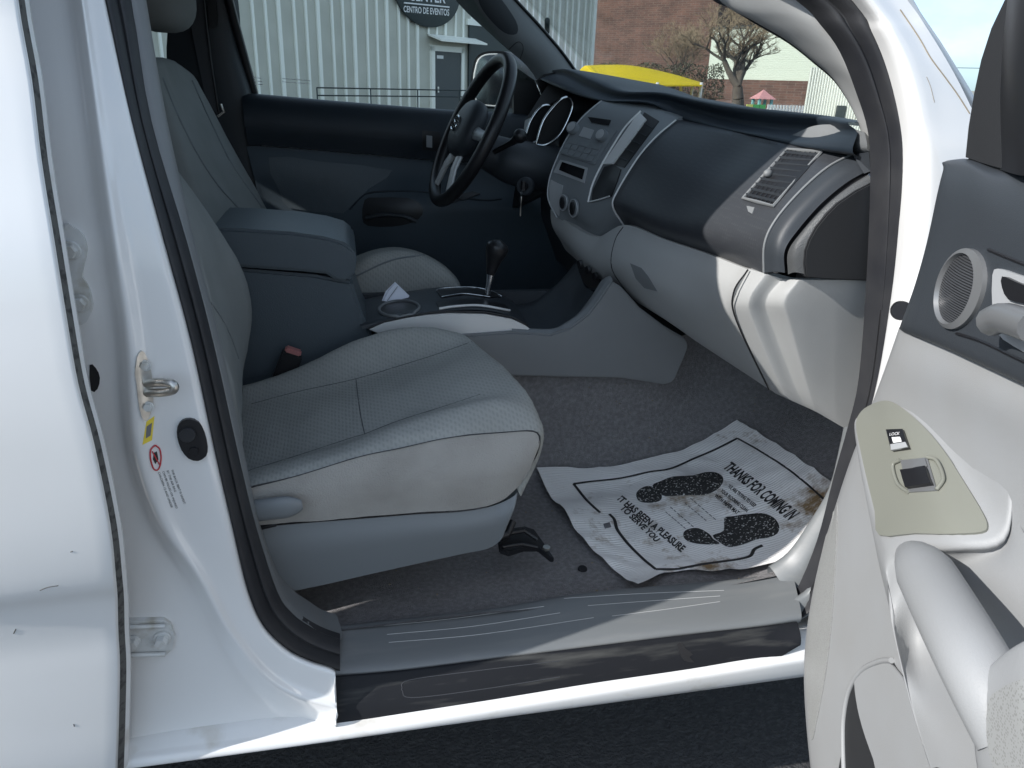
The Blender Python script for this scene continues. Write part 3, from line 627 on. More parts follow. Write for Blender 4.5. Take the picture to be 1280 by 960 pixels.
# backrest
bk = [[(.16,285,600),(.19,300,562),(.28,302,530),(.5,302,480),(.6,302,462),(.66,290,470)],
      [(.155,266,530),(.19,294,498),(.28,287,458),(.5,299,428),(.61,314,400),(.665,300,408)],
      [(.155,240,450),(.19,272,428),(.28,264,385),(.5,278,350),(.61,304,342),(.665,290,348)],
      [(.155,210,330),(.19,240,322),(.28,236,290),(.5,248,262),(.61,272,287),(.665,255,292)]]
rows = [[Y(u, v, y) for y, u, v in r] for r in bk]
rows.append([p+V((-.10,0,.17)) for p in rows[-1]]); rows.append([p+V((-.10,0,.16)) for p in rows[-1]])
rows = [[r[0]+V((-.12,.0,-.02))]+r+[r[-1]+V((-.12,0,-.02))] for r in rows]
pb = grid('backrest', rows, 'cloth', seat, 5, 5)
wobble(pb, .004, 9, .003); TK = bvh(pb)
seam('backrest_seam', TK, [(258,372),(275,395),(288,420),(298,448)], .0018, 'base', seat)
hv, hf = ball(V((-.40,.42,1.62)), .055, .13, .09, None, 20, 12, .8); link('headrest', hv, hf, 'cloth', seat, True)
# seat belt buckle
bc = root('belt_buckle', (0,0,0), None, None); del bc['label']; del bc['category']; bc.parent = truck; bc.location = (0, 0, 0)
bu = Y(366,440,.64); ax = (V((.9,-.1,-.25)).normalized(),); xx = V((.92,0,-.38)).normalized(); zz = V((.38,0,.92)); ax = (xx, V((0,1,0)), zz)
v1, f1 = boxgeo(bu-zz*.045, .044, .028, .09, ax); o_ = slab('buckle_stalk', [v1[i] for i in (0,4,6,2)], zz*.09, 'black', bc, bev=.004)
v1, f1 = boxgeo(bu+zz*.002, .034, .022, .012, ax); slab('release_button', [v1[i] for i in (0,4,6,2)], zz*.012, 'pink', bc, bev=.003)

# ---- driver seat
ds = root('driver_seat', (0,0,0), None, None); del ds['label']; del ds['category']; ds.parent = truck; ds.location = (0, .35, .5)
bk = [[(1.0,385,420),(1.08,385,410),(1.22,385,400),(1.36,385,395),(1.44,390,390)],
      [(1.0,262,292),(1.05,282,290),(1.2,318,300),(1.38,350,296),(1.45,343,296)],
      [(1.0,215,185),(1.05,240,190),(1.2,265,200),(1.38,296,202),(1.45,297,203)],
      [(1.0,190,110),(1.05,208,112),(1.2,222,118),(1.38,246,122),(1.45,258,128)],
      [(1.0,182,86),(1.06,192,78),(1.2,202,74),(1.36,222,79),(1.44,238,96)]]
rows = [[Y(u, v, y) for y, u, v in r] for r in bk]; rows.append([p+V((-.07,0,-.01)) for p in rows[-1]])
rows = [[r[0]+V((-.12,.0,-.0))]+r+[r[-1]+V((-.12,0,-.0))] for r in rows]
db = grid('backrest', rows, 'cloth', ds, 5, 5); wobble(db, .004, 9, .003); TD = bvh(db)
seam('backrest_seam', TD, [(203,97),(220,140),(245,190),(275,235),(323,286)], .003, 'base', ds); seam('backrest_seam', TD, [(240,100),(262,150),(290,205),(328,260)], .003, 'base', ds)
hv, hf = ball(Y(200,-8,1.22), .075, .13, .085, None, 24, 14, .75); link('headrest', hv, hf, 'cloth', ds, True)
for yy_ in (): tube('headrest_post', [Y(200,-8,1.22)*1+V((0,yy_-1.22,0)), Y(196,100,yy_)], .006, 'chrome', ds)
cz = [[(.98,400,400),(.98,450,370),(.98,500,365),(.98,548,368),(.98,572,372)],
      [(1.0,400,380),(1.0,450,330),(1.0,500,318),(1.0,545,330),(1.0,575,358)],
      [(1.10,400,360),(1.10,450,322),(1.10,500,312),(1.10,540,323),(1.10,572,350)],
      [(1.28,400,345),(1.28,450,318),(1.28,490,309),(1.28,530,318),(1.28,560,340)],
      [(1.45,400,345),(1.45,440,325),(1.45,480,318),(1.45,520,325),(1.45,545,345)]]
rows = [[Y(u, v, y) for y, u, v in r] for r in cz]
for r in rows: r.append(r[-1]+V((.0,0,-.08))); r.append(r[-1]+V((-.03,0,-.12)))
dc = grid('cushion', rows, 'clothp', ds, 5, 5); seam('cushion_seam', bvh(dc), [(445,345),(490,325),(530,319)], .0025, 'base', ds)

# ---- centre console
con = root('center_console', (0,0,0), None, None); del con['label']; del con['category']; con.parent = truck; con.location = (.2, -.1, .6)
# armrest box
def prism(name, px, y, depth, mt, parent, bev=.004, n=0, label=None):
    if n: px = [(p.x, p.y) for p in dense([V((a, b, 0)) for a, b in px], n, True)]
    return slab(name, [Y(a, b, y) for a, b in px], V((0, depth, 0)), mt, parent, bev=bev, label=label)
prism('storage_box', [(262,322),(300,336),(395,344),(424,350),(440,352),(446,372),(456,400),(466,420),(450,475),(300,500),(262,470)], .69, .24, 'slate', con, .006)
lid = prism('armrest', [(262,285),(300,286),(363,290),(405,296),(430,303),(443,313),(446,325),(443,345),(434,352),(422,352),(408,343),(380,340),(294,334),(262,330)], .675, .27, 'slate', con, .012)
# top deck (cup holder, gate)
deck = [[(.675,452,411),(.675,470,408),(.675,508,395),(.675,562,388),(.675,606,388),(.675,640,396),(.675,663,411)],
        [(.69,450,405),(.69,475,398),(.69,512,390),(.69,562,385),(.69,606,386),(.69,638,393),(.69,660,406)],
        [(.82,448,388),(.82,480,381),(.82,520,373),(.82,560,369),(.82,600,371),(.82,626,377),(.82,650,390)],
        [(.93,448,376),(.93,480,370),(.93,520,364),(.93,555,360),(.93,590,361),(.93,618,366),(.93,640,378)]]
rows = [[Y(u, v, y) for y, u, v in r] for r in deck]; rows = rows+[[p+V((0,.01,-.08)) for p in rows[-1]]]
dk = grid('console_top', rows, 'dark', con, 5, 4); TDk = bvh(dk)
cw = fill_on('cup_well', TDk, [(499+24*math.cos(6.2832*i/16), 387+9*math.sin(6.2832*i/16)) for i in range(16)], .0008, .001, 'black', con, 2, 3)
tube('cup_holder', ell_on(TDk, (499,386.5), 25, 9.5, R_(-4), .002), .0036, 'mid', con, 8, True)
st_ = prism('side_trim', [(461,412),(480,404),(508,398),(535,394),(562,392),(606,393),(639,399),(655,406),(663,412),(656,415),(620,417),(588,418),(540,424),(480,420)], .668, .012, 'silver', con, .002, label='curved silver side trim')
tube('chrome_edge', [Y(a, b, .670) for a, b in [(460,411),(480,402),(508,396),(535,391),(562,389),(606,390),(639,396),(660,407)]], .0022, 'black', con)
gt = poly_on('shift_gate', TDk, [(546,365),(556,362),(590,361),(612,365),(626,372),(612,373),(580,369),(552,373)], .003, .004, 'black', con, bev=.001)
tube('gate_rim', lineon(TDk, [(546,365),(556,362),(590,361),(612,365),(626,372)], .004), .0012, 'chrome', gt); tube('gate_rim', lineon(TDk, [(552,373),(580,369),(612,373)], .004), .0012, 'chrome', gt)
pk = poly_on('tray_slot', TDk, [(545,379),(570,375),(600,375),(630,381),(636,387),(600,383),(570,383),(549,387)], .002, .003, 'black', con, bev=.001)
tube('slot_rim', lineon(TDk, [(549,388),(570,385),(600,384),(636,390)], .004), .003, 'silver', pk)
# gear lever
gl = root('gear_lever', (0,0,0), None, None); del gl['label']; del gl['category']; gl.parent = truck; gl.location = (.3,-.05,.85)
g0 = Y(609,368,.80); g1 = Y(613,343,.80); g2 = Y(618,322,.80); g3 = Y(625,300,.80)
tube('shaft', [g0, g0.lerp(g1, .5), g1], [.006,.0065,.009], 'chrome', gl, 12)
kp = dense([g1, g1.lerp(g2,.5), g2, g2.lerp(g3,.55), g3], 4); vs, fs = tubegeo(kp, [.010,.011,.0125,.0135,.0145,.016,.0175,.019,.021,.023,.025,.026,.0265,.026,.0225,.015,.004], 18); link('knob', vs, fs, 'black', gl, 60)
# console front part with bin
side = [(560,420),(588,419),(640,415),(688,418),(712,410),(735,393),(750,373),(764,352),(776,358),(800,385),(832,409),(853,421),(860,428),(860,436),(854,451),(845,472),(840,479),(830,481),(780,473),(640,470),(560,475)]
prism('console_side', side, .655, .02, 'mid', con, .004)
rows = [[Y(a, b, .66)+V((0,0,.0)) for a, b in [(640,414),(688,417),(712,409),(735,392),(750,372),(766,350)]],
        [Y(a, b, .675)+V((0,0,.004)) for a, b in [(640,411),(688,413),(708,405),(730,389),(746,369),(762,347)]],
        [Y(a, b, .70) for a, b in [(645,412),(685,413),(704,406),(722,392),(738,372),(752,350)]]]
grid('bin_rim', rows, 'mid', con, 5, 3)
rows = [[Y(a, b, y) for a, b, y in [(646,411,.72),(672,412,.72),(700,408,.72),(722,392,.72),(742,365,.72)]],
        [Y(a, b, y) for a, b, y in [(646,396,.80),(668,396,.80),(690,392,.80),(712,380,.82),(730,356,.82)]],
        [Y(a, b, y) for a, b, y in [(642,382,.92),(666,377,.92),(688,362,.92),(704,348,.92),(720,328,.92)]],
        [Y(a, b, y) for a, b, y in [(642,390,.95),(666,386,.95),(688,372,.95),(704,356,.95),(720,336,.95)]]]
grid('storage_bin', rows, 'dark', con, 5, 4)
slab('tunnel_cover', [V((.2,.94,.85)), V((.7,.94,.85)), V((.85,.94,1.0)), V((1.1,.94,1.0)), V((1.1,.94,.5)), V((-.1,.94,.5)), V((-.1,.94,.85))], V((0,-.02,0)), 'dark', con)
# ================================================================== DASHBOARD
dash = root('dashboard', (0,0,0), None, None); del dash['label']; del dash['category']; dash.parent = truck; dash.location = (.75, 0, 1.1)
face = [[(.75,846,150),(.75,820,172),(.75,797,199),(.75,772,240),(.75,767,258),(.75,780,281)],
        [(.60,892,160),(.60,868,185),(.60,838,218),(.60,812,255),(.60,806,275),(.60,822,297)],
        [(.48,935,169),(.48,912,197),(.48,880,232),(.48,854,268),(.48,848,290),(.48,865,311)],
        [(.37,972,178),(.37,950,203),(.37,918,240),(.37,893,275),(.37,888,300),(.37,905,325)],
        [(.28,1022,186),(.28,994,207),(.28,957,245),(.28,930,280),(.28,922,305),(.28,932,333)],
        [(.215,1066,193),(.21,1034,210),(.205,1000,240),(.20,970,275),(.20,956,305),(.20,955,341)]]
rows = [[Y(u, v, y) for y, u, v in r] for r in face]
fc = grid('airbag_cover', rows, 'darkdot', dash, 5, 5, th=(.02,0,0)); TF = bvh(fc)
e_ = rows[-1]
b2 = [Y(*x) for x in [(1083,214,.170),(1057,229,.168),(1025,256,.165),(997,288,.162),(981,313,.16),(981,341,.16)]]
b1 = [(a+b)/2+V((-.004,-.008,.004)) for a, b in zip(e_, b2)]
grid('end_band', [e_, b1, b2], 'dark', dash, 5, 4)
b3 = [Y(*x) for x in [(1084,219,.155),(1060,234,.155),(1029,260,.155),(1001,291,.155),(985,315,.155),(985,343,.155)]]
grid('end_groove', [[p+V((0,.0,0)) for p in b2], [(p+q)/2+V((.012,.01,0)) for p, q in zip(b2, b3)], b3], 'black', dash, 4, 3)
b4 = [Y(*x) for x in [(1091,229,.128),(1070,240,.128),(1048,255,.128),(1022,284,.128),(1008,313,.128),(1009,343,.128)]]
ecg = grid('end_trim', [b3, [(p*.6+q*.4)+V((-.006,-.006,.005)) for p, q in zip(b3, b4)], b4], 'dim', dash, 5, 4)
slab('end_cap', [Y(a, b, .125) for a, b in [(1100,224),(1091,228),(1070,239),(1048,254),(1034,268),(1021,284),(1012,300),(1007,314),(1006,330),(1008,347),(1030,349),(1100,352)]], V((0,.02,0)), 'blackm', dash, bev=.002, label='flat black end cap')
link('end_screw_cover', *discgeo(Y(971,335,.175), V((-.8,-.6,.1)).normalized(), .007, .009, .003, 18), 'blackm', dash, 40)
tube('panel_edge', dense([p+V((-.001,-.001,.001)) for p in e_], 5), .0022, 'mid', dash)
# top pad
top_u = [(700,88,1.50),(718,87,1.30),(749,98,1.12),(784,113,.98),(828,115,.85),(857,121,.77),(910,131,.62),(975,138,.46),(1028,144,.33),(1072,153,.19)]
crs   = [(690,92,1.50),(708,93,1.30),(735,108,1.12),(772,122,.98),(820,124,.85),(856,133,.77),(908,148,.62),(965,158,.46),(1018,161,.33),(1072,166,.17)]
low   = [(672,97,1.50),(690,105,1.30),(722,118,1.12),(756,126,.98),(808,128,.85),(846,146,.77),(893,159,.62),(940,168,.46),(990,179,.33),(1066,190,.17)]
rows = [[Y(*a)+V((.25,0,-.03)) for a in top_u], [Y(*a) for a in top_u], [Y(*b) for b in crs], [Y(*c)+V((0,0,0)) for c in low], [Y(*c)+V((.03,0,-.008)) for c in low], [Y(*c)+V((.10,0,-.01)) for c in low]]
pad = grid('dash_pad', rows, 'dash', dash, 5, 4); TPd = bvh(pad)
rows = [[Y(*a) for a in r] for r in ([(992,170,.36),(1020,158,.30),(1050,159,.24),(1080,168,.17)], [(990,178,.36),(1015,176,.30),(1045,180,.24),(1083,184,.165)], [(990,181,.355),(1012,181,.30),(1045,187,.235),(1066,193,.20),], )]
rows = [[Y(*a) for a in [(990,174,.37),(1018,162,.31),(1048,161,.25),(1082,170,.16)]], [Y(*a) for a in [(990,179,.365),(1016,174,.305),(1048,178,.24),(1085,184,.155)]], [Y(*a) for a in [(992,181,.36),(1020,186,.29),(1062,194,.22),(1085,190,.155)]]]
for r in rows: 
    for i in range(len(r)): r[i] = r[i] + V((-.006, -.004, .006))
grid('pad_end', rows, 'mid', dash, 5, 4, th=(.02,.01,-.01))
slab('pad_fill', [Y(1066,193,.19), Y(1086,190,.15), Y(1088,214,.155), Y(1080,217,.165)], V((.02,.01,0)), 'dark', dash)
# vent
vq = [(985,188),(1027,192),(968,259),(930,249)]
frame = []
q3 = [on(TF, a, b, .003)[0] for a, b in vq]
n_ = on(TF, 978, 222, 0)[1]
vent = tube('air_vent', [q3[0].lerp(q3[1], t) for t in (0,.5)]+[q3[1].lerp(q3[2], t) for t in (0,.5)]+[q3[2].lerp(q3[3], t) for t in (0,.5)]+[q3[3].lerp(q3[0], t) for t in (0,.5)], .0032, 'mid', dash, 6, True, label='louvred side air vent')
patch_on('vent_well', TF, vq, .0012, .001, 'black', vent, 6, 6)
for i in range(9):
    t = (i+.6)/9.3; a = q3[0].lerp(q3[3], t); b = q3[1].lerp(q3[2], t); ax = (b-a).normalized(); up_ = n_.cross(ax)
    tilt = (n_*.8+up_*.6).normalized(); v_, f_ = boxgeo((a+b)/2+n_*.0015, (b-a).length*.98, .0042, .0013, (ax, tilt, ax.cross(tilt))); link('vent_slat', v_, f_, 'dark', vent, False)
for i in range(1, 7):
    t = i/7; a = q3[0].lerp(q3[1], t); b = q3[3].lerp(q3[2], t)
    v_, f_ = boxgeo((a+b)/2-n_*.0005, (b-a).length*.98, .0035, .0008, ((b-a).normalized(), n_, (b-a).normalized().cross(n_))); link('vent_fin', v_, f_, 'dark', vent, False)
c_ = q3[0].lerp(q3[3], .52).lerp(q3[1].lerp(q3[2], .52), .18); v_, f_ = ball(c_+n_*.006, .008, .007, .007); link('vent_knob', v_, f_, 'mid', vent)
patch_on('vent_wheel', TF, [(934,258),(944,260),(941,268),(936,265)], .002, .003, 'mid', vent, 3, 3)
g = [surf_text('t', TF, 'SRS AIRBAG', 6.5, (938,176), (.98,.16), (.35,-.9), 'ink', dash, .0006)[:2]]
a, b, _ = merge(g); link('airbag_lettering', a, b, 'black', dash, False)

# centre stack
stk_rows = [[(.99,753,126),(.99,739,137),(.99,725,151),(.99,710,172),(.99,697,198),(.98,688,223),(.97,686,248),(.95,697,272)],
            [(.91,782,132),(.91,766,146),(.91,752,164),(.91,737,187),(.91,723,214),(.91,714,240),(.91,712,262),(.91,720,285)],
            [(.83,815,138),(.83,798,154),(.83,782,176),(.83,766,203),(.83,752,230),(.83,741,255),(.83,738,277),(.83,746,296)],
            [(.75,846,149),(.75,820,171),(.75,797,198),(.75,772,240),(.75,767,258),(.75,767,264),(.75,770,272),(.75,781,280)]]
rows = [[Y(u, v, y) for y, u, v in r] for r in stk_rows]
for r in rows: r.insert(0, r[0]+V((.02,0,.006)))
stk = grid('center_stack', rows, 'radio', dash, 5, 5, th=(.02,0,0)); TSk = bvh(stk)
tube('stack_trim', dense([Y(u, v, y)+V((-.002,0,0)) for y, u, v in [(.745,846,150),(.745,820,172),(.745,797,199),(.745,772,240),(.745,767,258),(.745,780,281)]], 5), .0022, 'silver', stk)
tube('stack_trim', dense([Y(u, v, y)+V((-.002,0,0)) for y, u, v in stk_rows[0]], 5), .002, 'silverd', stk)
# silver blade + side vent + pocket
patch_on('silver_blade', TSk, [(800,142),(809,151),(768,206),(755,206)], .006, .006, 'silver', stk, 4, 8)
patch_on('side_vent', TSk, [(806,141),(824,152),(781,210),(767,206)], .002, .002, 'black', stk, 4, 8)
for i in range(5):
    t = (i+.7)/5.5; tube('vent_bar', lineon(TSk, [(809-40*t, 146+60*t), (821-40*t, 154+56*t)], .003, 3), .001, 'dark', stk)
poly_on('coin_pocket', TSk, [(756,209),(768,206),(777,212),(772,228),(765,246),(740,253),(742,238)], .003, .003, 'black', stk)
tube('pocket_rim', lineon(TSk, [(802,141),(783,160),(766,186),(752,210),(742,232),(737,253)], .005, 5), .0028, 'silver', stk)
tube('pocket_rim', lineon(TSk, [(737,253),(752,250),(764,246)], .005, 4), .0018, 'silver', stk)
# radio
rd = patch_on('radio', TSk, [(729,150),(772,164),(744,206),(700,192)], .004, .004, 'radio', stk, 6, 8, label='radio with two knobs and rows of buttons')
patch_on('radio_display', TSk, [(731,160),(744,164),(739,175),(725,171)], .0055, .002, 'silverd', rd, 3, 3)
patch_on('disc_slot', TSk, [(736,148),(765,152),(762,158),(741,155)], .0065, .002, 'black', rd, 3, 2)
for (u, v) in ((719,163),(755,172)):
    p, n = on(TSk, u, v, .004); link('radio_knob', *discgeo(p, n, .0155, .0155, .014, 20), 'radio', rd, 40)
    link('knob_face', *discgeo(p+n*.0142, n, .012, .012, .001, 20), 'silverd', rd, 40)
for j in range(3):
    for i in range(5 if j else 3):
        k = 5 if j else 3; s0, s1 = (i+.08)/k, (i+.92)/k; t0 = .0+j*.33; t1 = t0+.29
        q = [(712,173),(756,183),(741,204),(702,193)]
        f = lambda s, t: (q[0][0]*(1-s)*(1-t)+q[1][0]*s*(1-t)+q[2][0]*s*t+q[3][0]*(1-s)*t, q[0][1]*(1-s)*(1-t)+q[1][1]*s*(1-t)+q[2][1]*s*t+q[3][1]*(1-s)*t)
        patch_on('radio_button', TSk, [f(s0,t0), f(s1,t0), f(s1,t1), f(s0,t1)], .0062, .003, 'radio', rd, 2, 2)
cl_ = patch_on('climate_display', TSk, [(697,198),(735,210),(731,229),(690,214)], .003, .003, 'silverd', stk, 3, 4); patch_on('display_screen', TSk, [(704,203),(732,212),(729,225),(700,213)], .0045, .002, 'display', cl_, 3, 3)
patch_on('side_panel', TSk, [(687,224),(704,232),(699,270),(688,256)], .003, .003, 'silverd', stk, 3, 4)
for (u, v, r) in ((706.5,253,.016),(719.5,260,.018)):
    p, n = on(TSk, u, v, .002); kb = link('climate_knob', *discgeo(p, n, r, r*1.25, .006, 24), 'radio', stk, 40); tube('knob_ring', [p+n*.006+a*r*math.cos(t)*.95+b*r*1.19*math.sin(t) for a, b in [frame_of(n)[:2]] for t in [6.2832*i/24 for i in range(24)]], .0013, 'silverd', kb, 6, True); link('knob_cap', *discgeo(p+n*.006, n, r*.45, r*.9, .005, 20), 'black', kb, 40)

# lower dash and glove box
lg = [[(1.0,688,262),(1.0,690,282),(1.0,700,300),(1.0,712,316)],
      [(.90,715,282),(.90,712,300),(.90,718,318),(.90,738,338)],
      [(.80,746,296),(.80,738,316),(.80,742,338),(.82,760,354)],
      [(.70,781,281),(.70,770,305),(.70,766,335),(.73,790,374)],
      [(.56,830,299),(.56,816,325),(.57,812,358),(.62,832,400)],
      [(.42,881,316),(.43,868,348),(.46,862,388),(.52,878,432)],
      [(.31,920,331),(.32,903,362),(.36,900,405),(.42,930,466)],
      [(.25,936,337),(.26,918,366),(.29,922,402),(.33,962,487)]]
rows = [[Y(u, v, y) for y, u, v in r] for r in lg]
for r in rows: r.append(r[-1]+V((.06,0,.01)))
gb = grid('glove_box', rows, 'grey', dash, 5, 5, th=(.02,.0,.0)); TG = bvh(gb)
lgk = [[(.245,936,335),(.25,918,367),(.275,923,402),(.32,964,488)],
       [(.22,957,341),(.225,938,370),(.245,944,404),(.28,985,500)],
       [(.20,978,344),(.205,952,378),(.225,962,412),(.235,1004,510)],
       [(.165,998,345),(.17,972,377),(.185,982,412),(.20,1018,515)],
       [(.145,1012,346),(.15,988,378),(.16,1000,410),(.17,1036,512)],
       [(.135,1045,348),(.14,1035,385),(.145,1035,420),(.14,1055,532)],
       [(.12,1090,350),(.12,1084,385),(.12,1080,430),(.12,1066,536)]]
LV = [(936,957,978,998,1090, 342,348), (918,937,958,980,1086, 372,382), (922,942,964,987,1082, 402,412), (964,982,1004,1018,1068, 486,536)]
rows = [[], [], [], [], [], []]
for k, (ua, ub, uc, ud, ue, va, vb) in enumerate(LV):
    ya = (.25,.265,.285,.32)[k]; vv = lambda u: va+(vb-va)*(u-ua)/(ue-ua) if k < 3 else (487+(u-964)*.42 if u < 1018 else 510+(u-1018)*.52)
    if k == 0: vv = lambda u: min(350, 336+(u-936)*.30)
    p0 = Y(ua, vv(ua), ya); p1 = P(ub, vv(ub), 'X', p0.x+.002); p2 = Y(uc, vv(uc), p1.y-.006); p3 = P(ud, vv(ud), 'X', p2.x+.002); p4 = Y(1045 if k < 3 else 1045, vv(1045), p3.y-.010); p5 = Y(ue, vv(ue), p3.y-.014)
    for i_, p in enumerate((p0, p1, p2, p3, p4, p5)): rows[i_].append(p)
def sharpen(cols, a=.14):
    out = [cols[0]]
    for x, y in zip(cols, cols[1:]): out += [[p.lerp(q, a) for p, q in zip(x, y)], [p.lerp(q, 1-a) for p, q in zip(x, y)]]
    return out+[cols[-1]]
rows = sharpen(rows)
for r in rows: r.append(r[-1]+V((.03,.01,-.0)))
gk = grid('lower_side_panel', rows, 'grey', dash, 4, 5, th=(.02,.01,.0)); TGk = bvh(gk)
tube('panel_gap', dense([Y(u-1, v, y-.008) for y, u, v in lg[-1]], 6), .0016, 'black', gk, 6)
seam('panel_gap', TG, [(781,281),(769,300),(764,330),(774,352),(800,384)], .0013, 'black', gb, 6)
lt = poly_on('glove_latch', TG, [(788,329),(802,335),(810,345),(822,364),(806,360),(795,348)], .001, .002, 'mid', gb, bev=.0005)
# black hole / hose below glove box, trim screws between console and dash
for (u, v) in ((727,330),(737,337),(746,345)):
    link('trim_knob', *discgeo(Y(u, v, .78), V((-.9,-.2,-.1)).normalized(), .010, .010, .008, 16), 'black', dash, 40)


# instrument binnacle
slab('hood_side', [Y(a, b, 1.46) for a, b in [(671,100),(680,93),(700,89),(716,87),(740,110),(735,160),(712,200),(696,190),(688,160),(682,130),(676,112)]], V((0,.02,0)), 'black', dash)
slab('instrument_panel', [Y(640,150,1.42)+V((.04,0,0)), Y(660,105,1.42)+V((.06,0,0)), Y(700,100,1.40)+V((.08,0,0)), Y(745,130,1.02)+V((.06,0,0)), Y(722,215,1.02)+V((.02,0,0)), Y(640,260,1.42)+V((.0,0,0))], V((.02,0,0)), 'black', dash)
for px, y in (([(657,170),(655,178),(659,181),(668,178),(680,170),(690,150),(692,138),(687,132),(676,134),(664,150)], 1.26), ([(671,177),(672,181),(683,181),(700,168),(712,145),(716,131),(712,122),(702,124),(690,136),(679,152)], 1.18)):
    q = dense([Y(a, b, y) for a, b in px], 4, True); gr = tube('gauge_ring', q, .0038, 'chrome', dash, 8, True); slab('gauge_face', [p+V((.004,.02,0)) for p in q], V((.003,.01,0)), 'black', gr)
slab('lower_column_panel', [V((.60,.98,1.2)), V((.60,1.5,1.2)), V((.62,1.5,.95)), V((.68,1.5,.80)), V((.68,.98,.80)), V((.62,.98,.95))], V((.02,0,0)), 'dark', dash)

# steering column + ignition, stalk
colp = [Y(606,190,1.22), Y(640,200,1.2), Y(672,196,1.2)+V((.06,0,0))]
sc_ = root('steering_column', (0,0,0), None, None); del sc_['label']; del sc_['category']; sc_.parent = truck; sc_.location = (.5, .3, 1.2)
tube('column_shroud', dense([Y(600,185,1.22), Y(625,196,1.22), Y(650,205,1.20), Y(690,215,1.2)+V((.05,0,0))], 3), [.045,.048,.052,.055,.058,.06,.062,.064,.066,.066], 'dark', sc_, 16)
ig = Y(658,233,1.08); n_ = V((-.6,-.75,.15)).normalized(); igo = link('ignition_switch', *discgeo(ig, n_, .024, .024, .012, 24), 'dark', sc_, 40); link('key_barrel', *discgeo(ig+n_*.012, n_, .012, .012, .008, 20), 'black', igo, 40)
tube('wiper_stalk', [Y(618,190,1.15), Y(640,178,1.10), Y(648,172,1.06)], [.007,.008,.013], 'black', sc_, 12)
link('stalk_knob', *ball(Y(650,170,1.05), .018, .018, .018), 'black', sc_)
# steering wheel
sw = root('steering_wheel', (0,0,0), None, None); del sw['label']; del sw['category']; sw.parent = truck; sw.location = (.3, .3, 1.2)
tp, bt = Y(631,74,1.22), Y(547,249,1.22); cen = (tp+bt)/2; R0 = (tp-bt).length/2; uu = (tp-bt).normalized(); ww = V((0,1,0)); 
ww = (ww - uu*ww.dot(uu)).normalized(); nn = uu.cross(ww); nn = nn if nn.x < 0 else -nn
# slight turn so the ring reads as open as in the photograph
ww = (ww + nn*.08).normalized(); nn = (nn - ww*nn.dot(ww)).normalized()
ring = [cen+uu*R0*math.cos(t)+ww*R0*math.sin(t) for t in [6.2832*i/64 for i in range(64)]]
tube('rim', ring, .0175, 'black', sw, 14, True)
hub = cen + nn*.002
v_, f_ = ball(hub+nn*.008, .080, .090, .034, (uu, ww, nn), 24, 14, .8); link('hub', v_, f_, 'dark', sw)
for t in (math.pi*.5, math.pi*1.5, math.pi*.86, math.pi*1.14):
    d_ = uu*math.cos(t)+ww*math.sin(t); tube('spoke', [hub+d_*.05, hub+d_*.12+nn*.006, cen+d_*(R0-.005)], [.020,.016,.014], 'silver' if abs(math.cos(t)) > .5 else 'silverd', sw, 10, flat=(nn, .5))
em = hub+nn*.045
ell = lambda c, a, b: [c+uu*a*math.cos(6.2832*i/28)+ww*b*math.sin(6.2832*i/28) for i in range(28)]
eo = tube('emblem', ell(em, .020, .029), .0022, 'chrome', sw, 6, True); tube('emblem_loop', ell(em, .019, .008), .0018, 'chrome', eo, 6, True); tube('emblem_loop', ell(em+uu*.010, .008, .020), .0018, 'chrome', eo, 6, True)

# ---- far (driver) side: door, pillars, glass, mirror
dd = root('driver_door', (0,0,0), None, None); del dd['label']; del dd['category']; dd.parent = truck; dd.location = (.2, .7, .9)
rows = [[Y(300,118,1.66),Y(320,118,1.66),Y(420,126,1.66),Y(560,137,1.66),Y(640,141,1.66),Y(760,150,1.66)],
        [Y(302,120,1.58),Y(322,120,1.58),Y(420,129,1.58),Y(560,140,1.58),Y(640,145,1.58),Y(760,155,1.58)],
        [Y(305,150,1.545),Y(326,150,1.545),Y(430,158,1.545),Y(550,168,1.545),Y(640,176,1.545),Y(760,190,1.545)],
        [Y(310,182,1.56),Y(330,182,1.56),Y(430,190,1.56),Y(541,200,1.56),Y(640,208,1.56),Y(760,220,1.56)]]
dp = grid('upper_panel', rows, 'dash', dd, 5, 5)
rows = [[Y(308,183,1.575),Y(330,183,1.575),Y(430,191,1.575),Y(541,201,1.575),Y(640,209,1.575),Y(760,222,1.575)],
        [Y(316,215,1.56),Y(336,215,1.56),Y(430,218,1.56),Y(530,222,1.555),Y(640,232,1.55),Y(760,250,1.55)],
        [Y(325,255,1.57),Y(342,255,1.57),Y(425,256,1.555),Y(520,252,1.51),Y(630,256,1.51),Y(760,275,1.51)],
        [Y(335,300,1.57),Y(352,300,1.57),Y(430,296,1.55),Y(520,290,1.51),Y(630,280,1.51),Y(760,300,1.51)],
        [Y(345,380,1.58),Y(365,380,1.58),Y(430,380,1.56),Y(520,380,1.54),Y(630,370,1.54),Y(760,370,1.54)]]
dl = grid('lower_panel', rows, 'doorfar', dd, 5, 5); TDl = bvh(dl)
poly_on('cloth_insert', TDl, [(336,197),(400,202),(490,213),(462,235),(434,262),(420,266),(362,260),(350,240)], .003, .004, 'slate', dd, n=2)
seam('panel_crease', TDl, [(437,262),(452,246),(470,240),(527,240),(600,250),(627,249)], .003, 'dash', dd)
pp = poly_on('pull_pocket', TDl, [(456,250),(470,247),(510,248),(526,256),(528,268),(515,278),(490,283),(460,282),(453,272)], .003, .003, 'black', dd, n=2); tube('pull_handle', lineon(TDl, [(458,272),(480,268),(505,270),(520,276)], .008), .007, 'dark', pp)
sw_ = poly_on('window_switch', TDl, [(566,246),(590,240),(600,243),(578,251)], .006, .006, 'black', dd, bev=.002); poly_on('window_switch', TDl, [(556,251),(566,247),(574,251),(562,255)], .006, .006, 'black', dd, bev=.002)
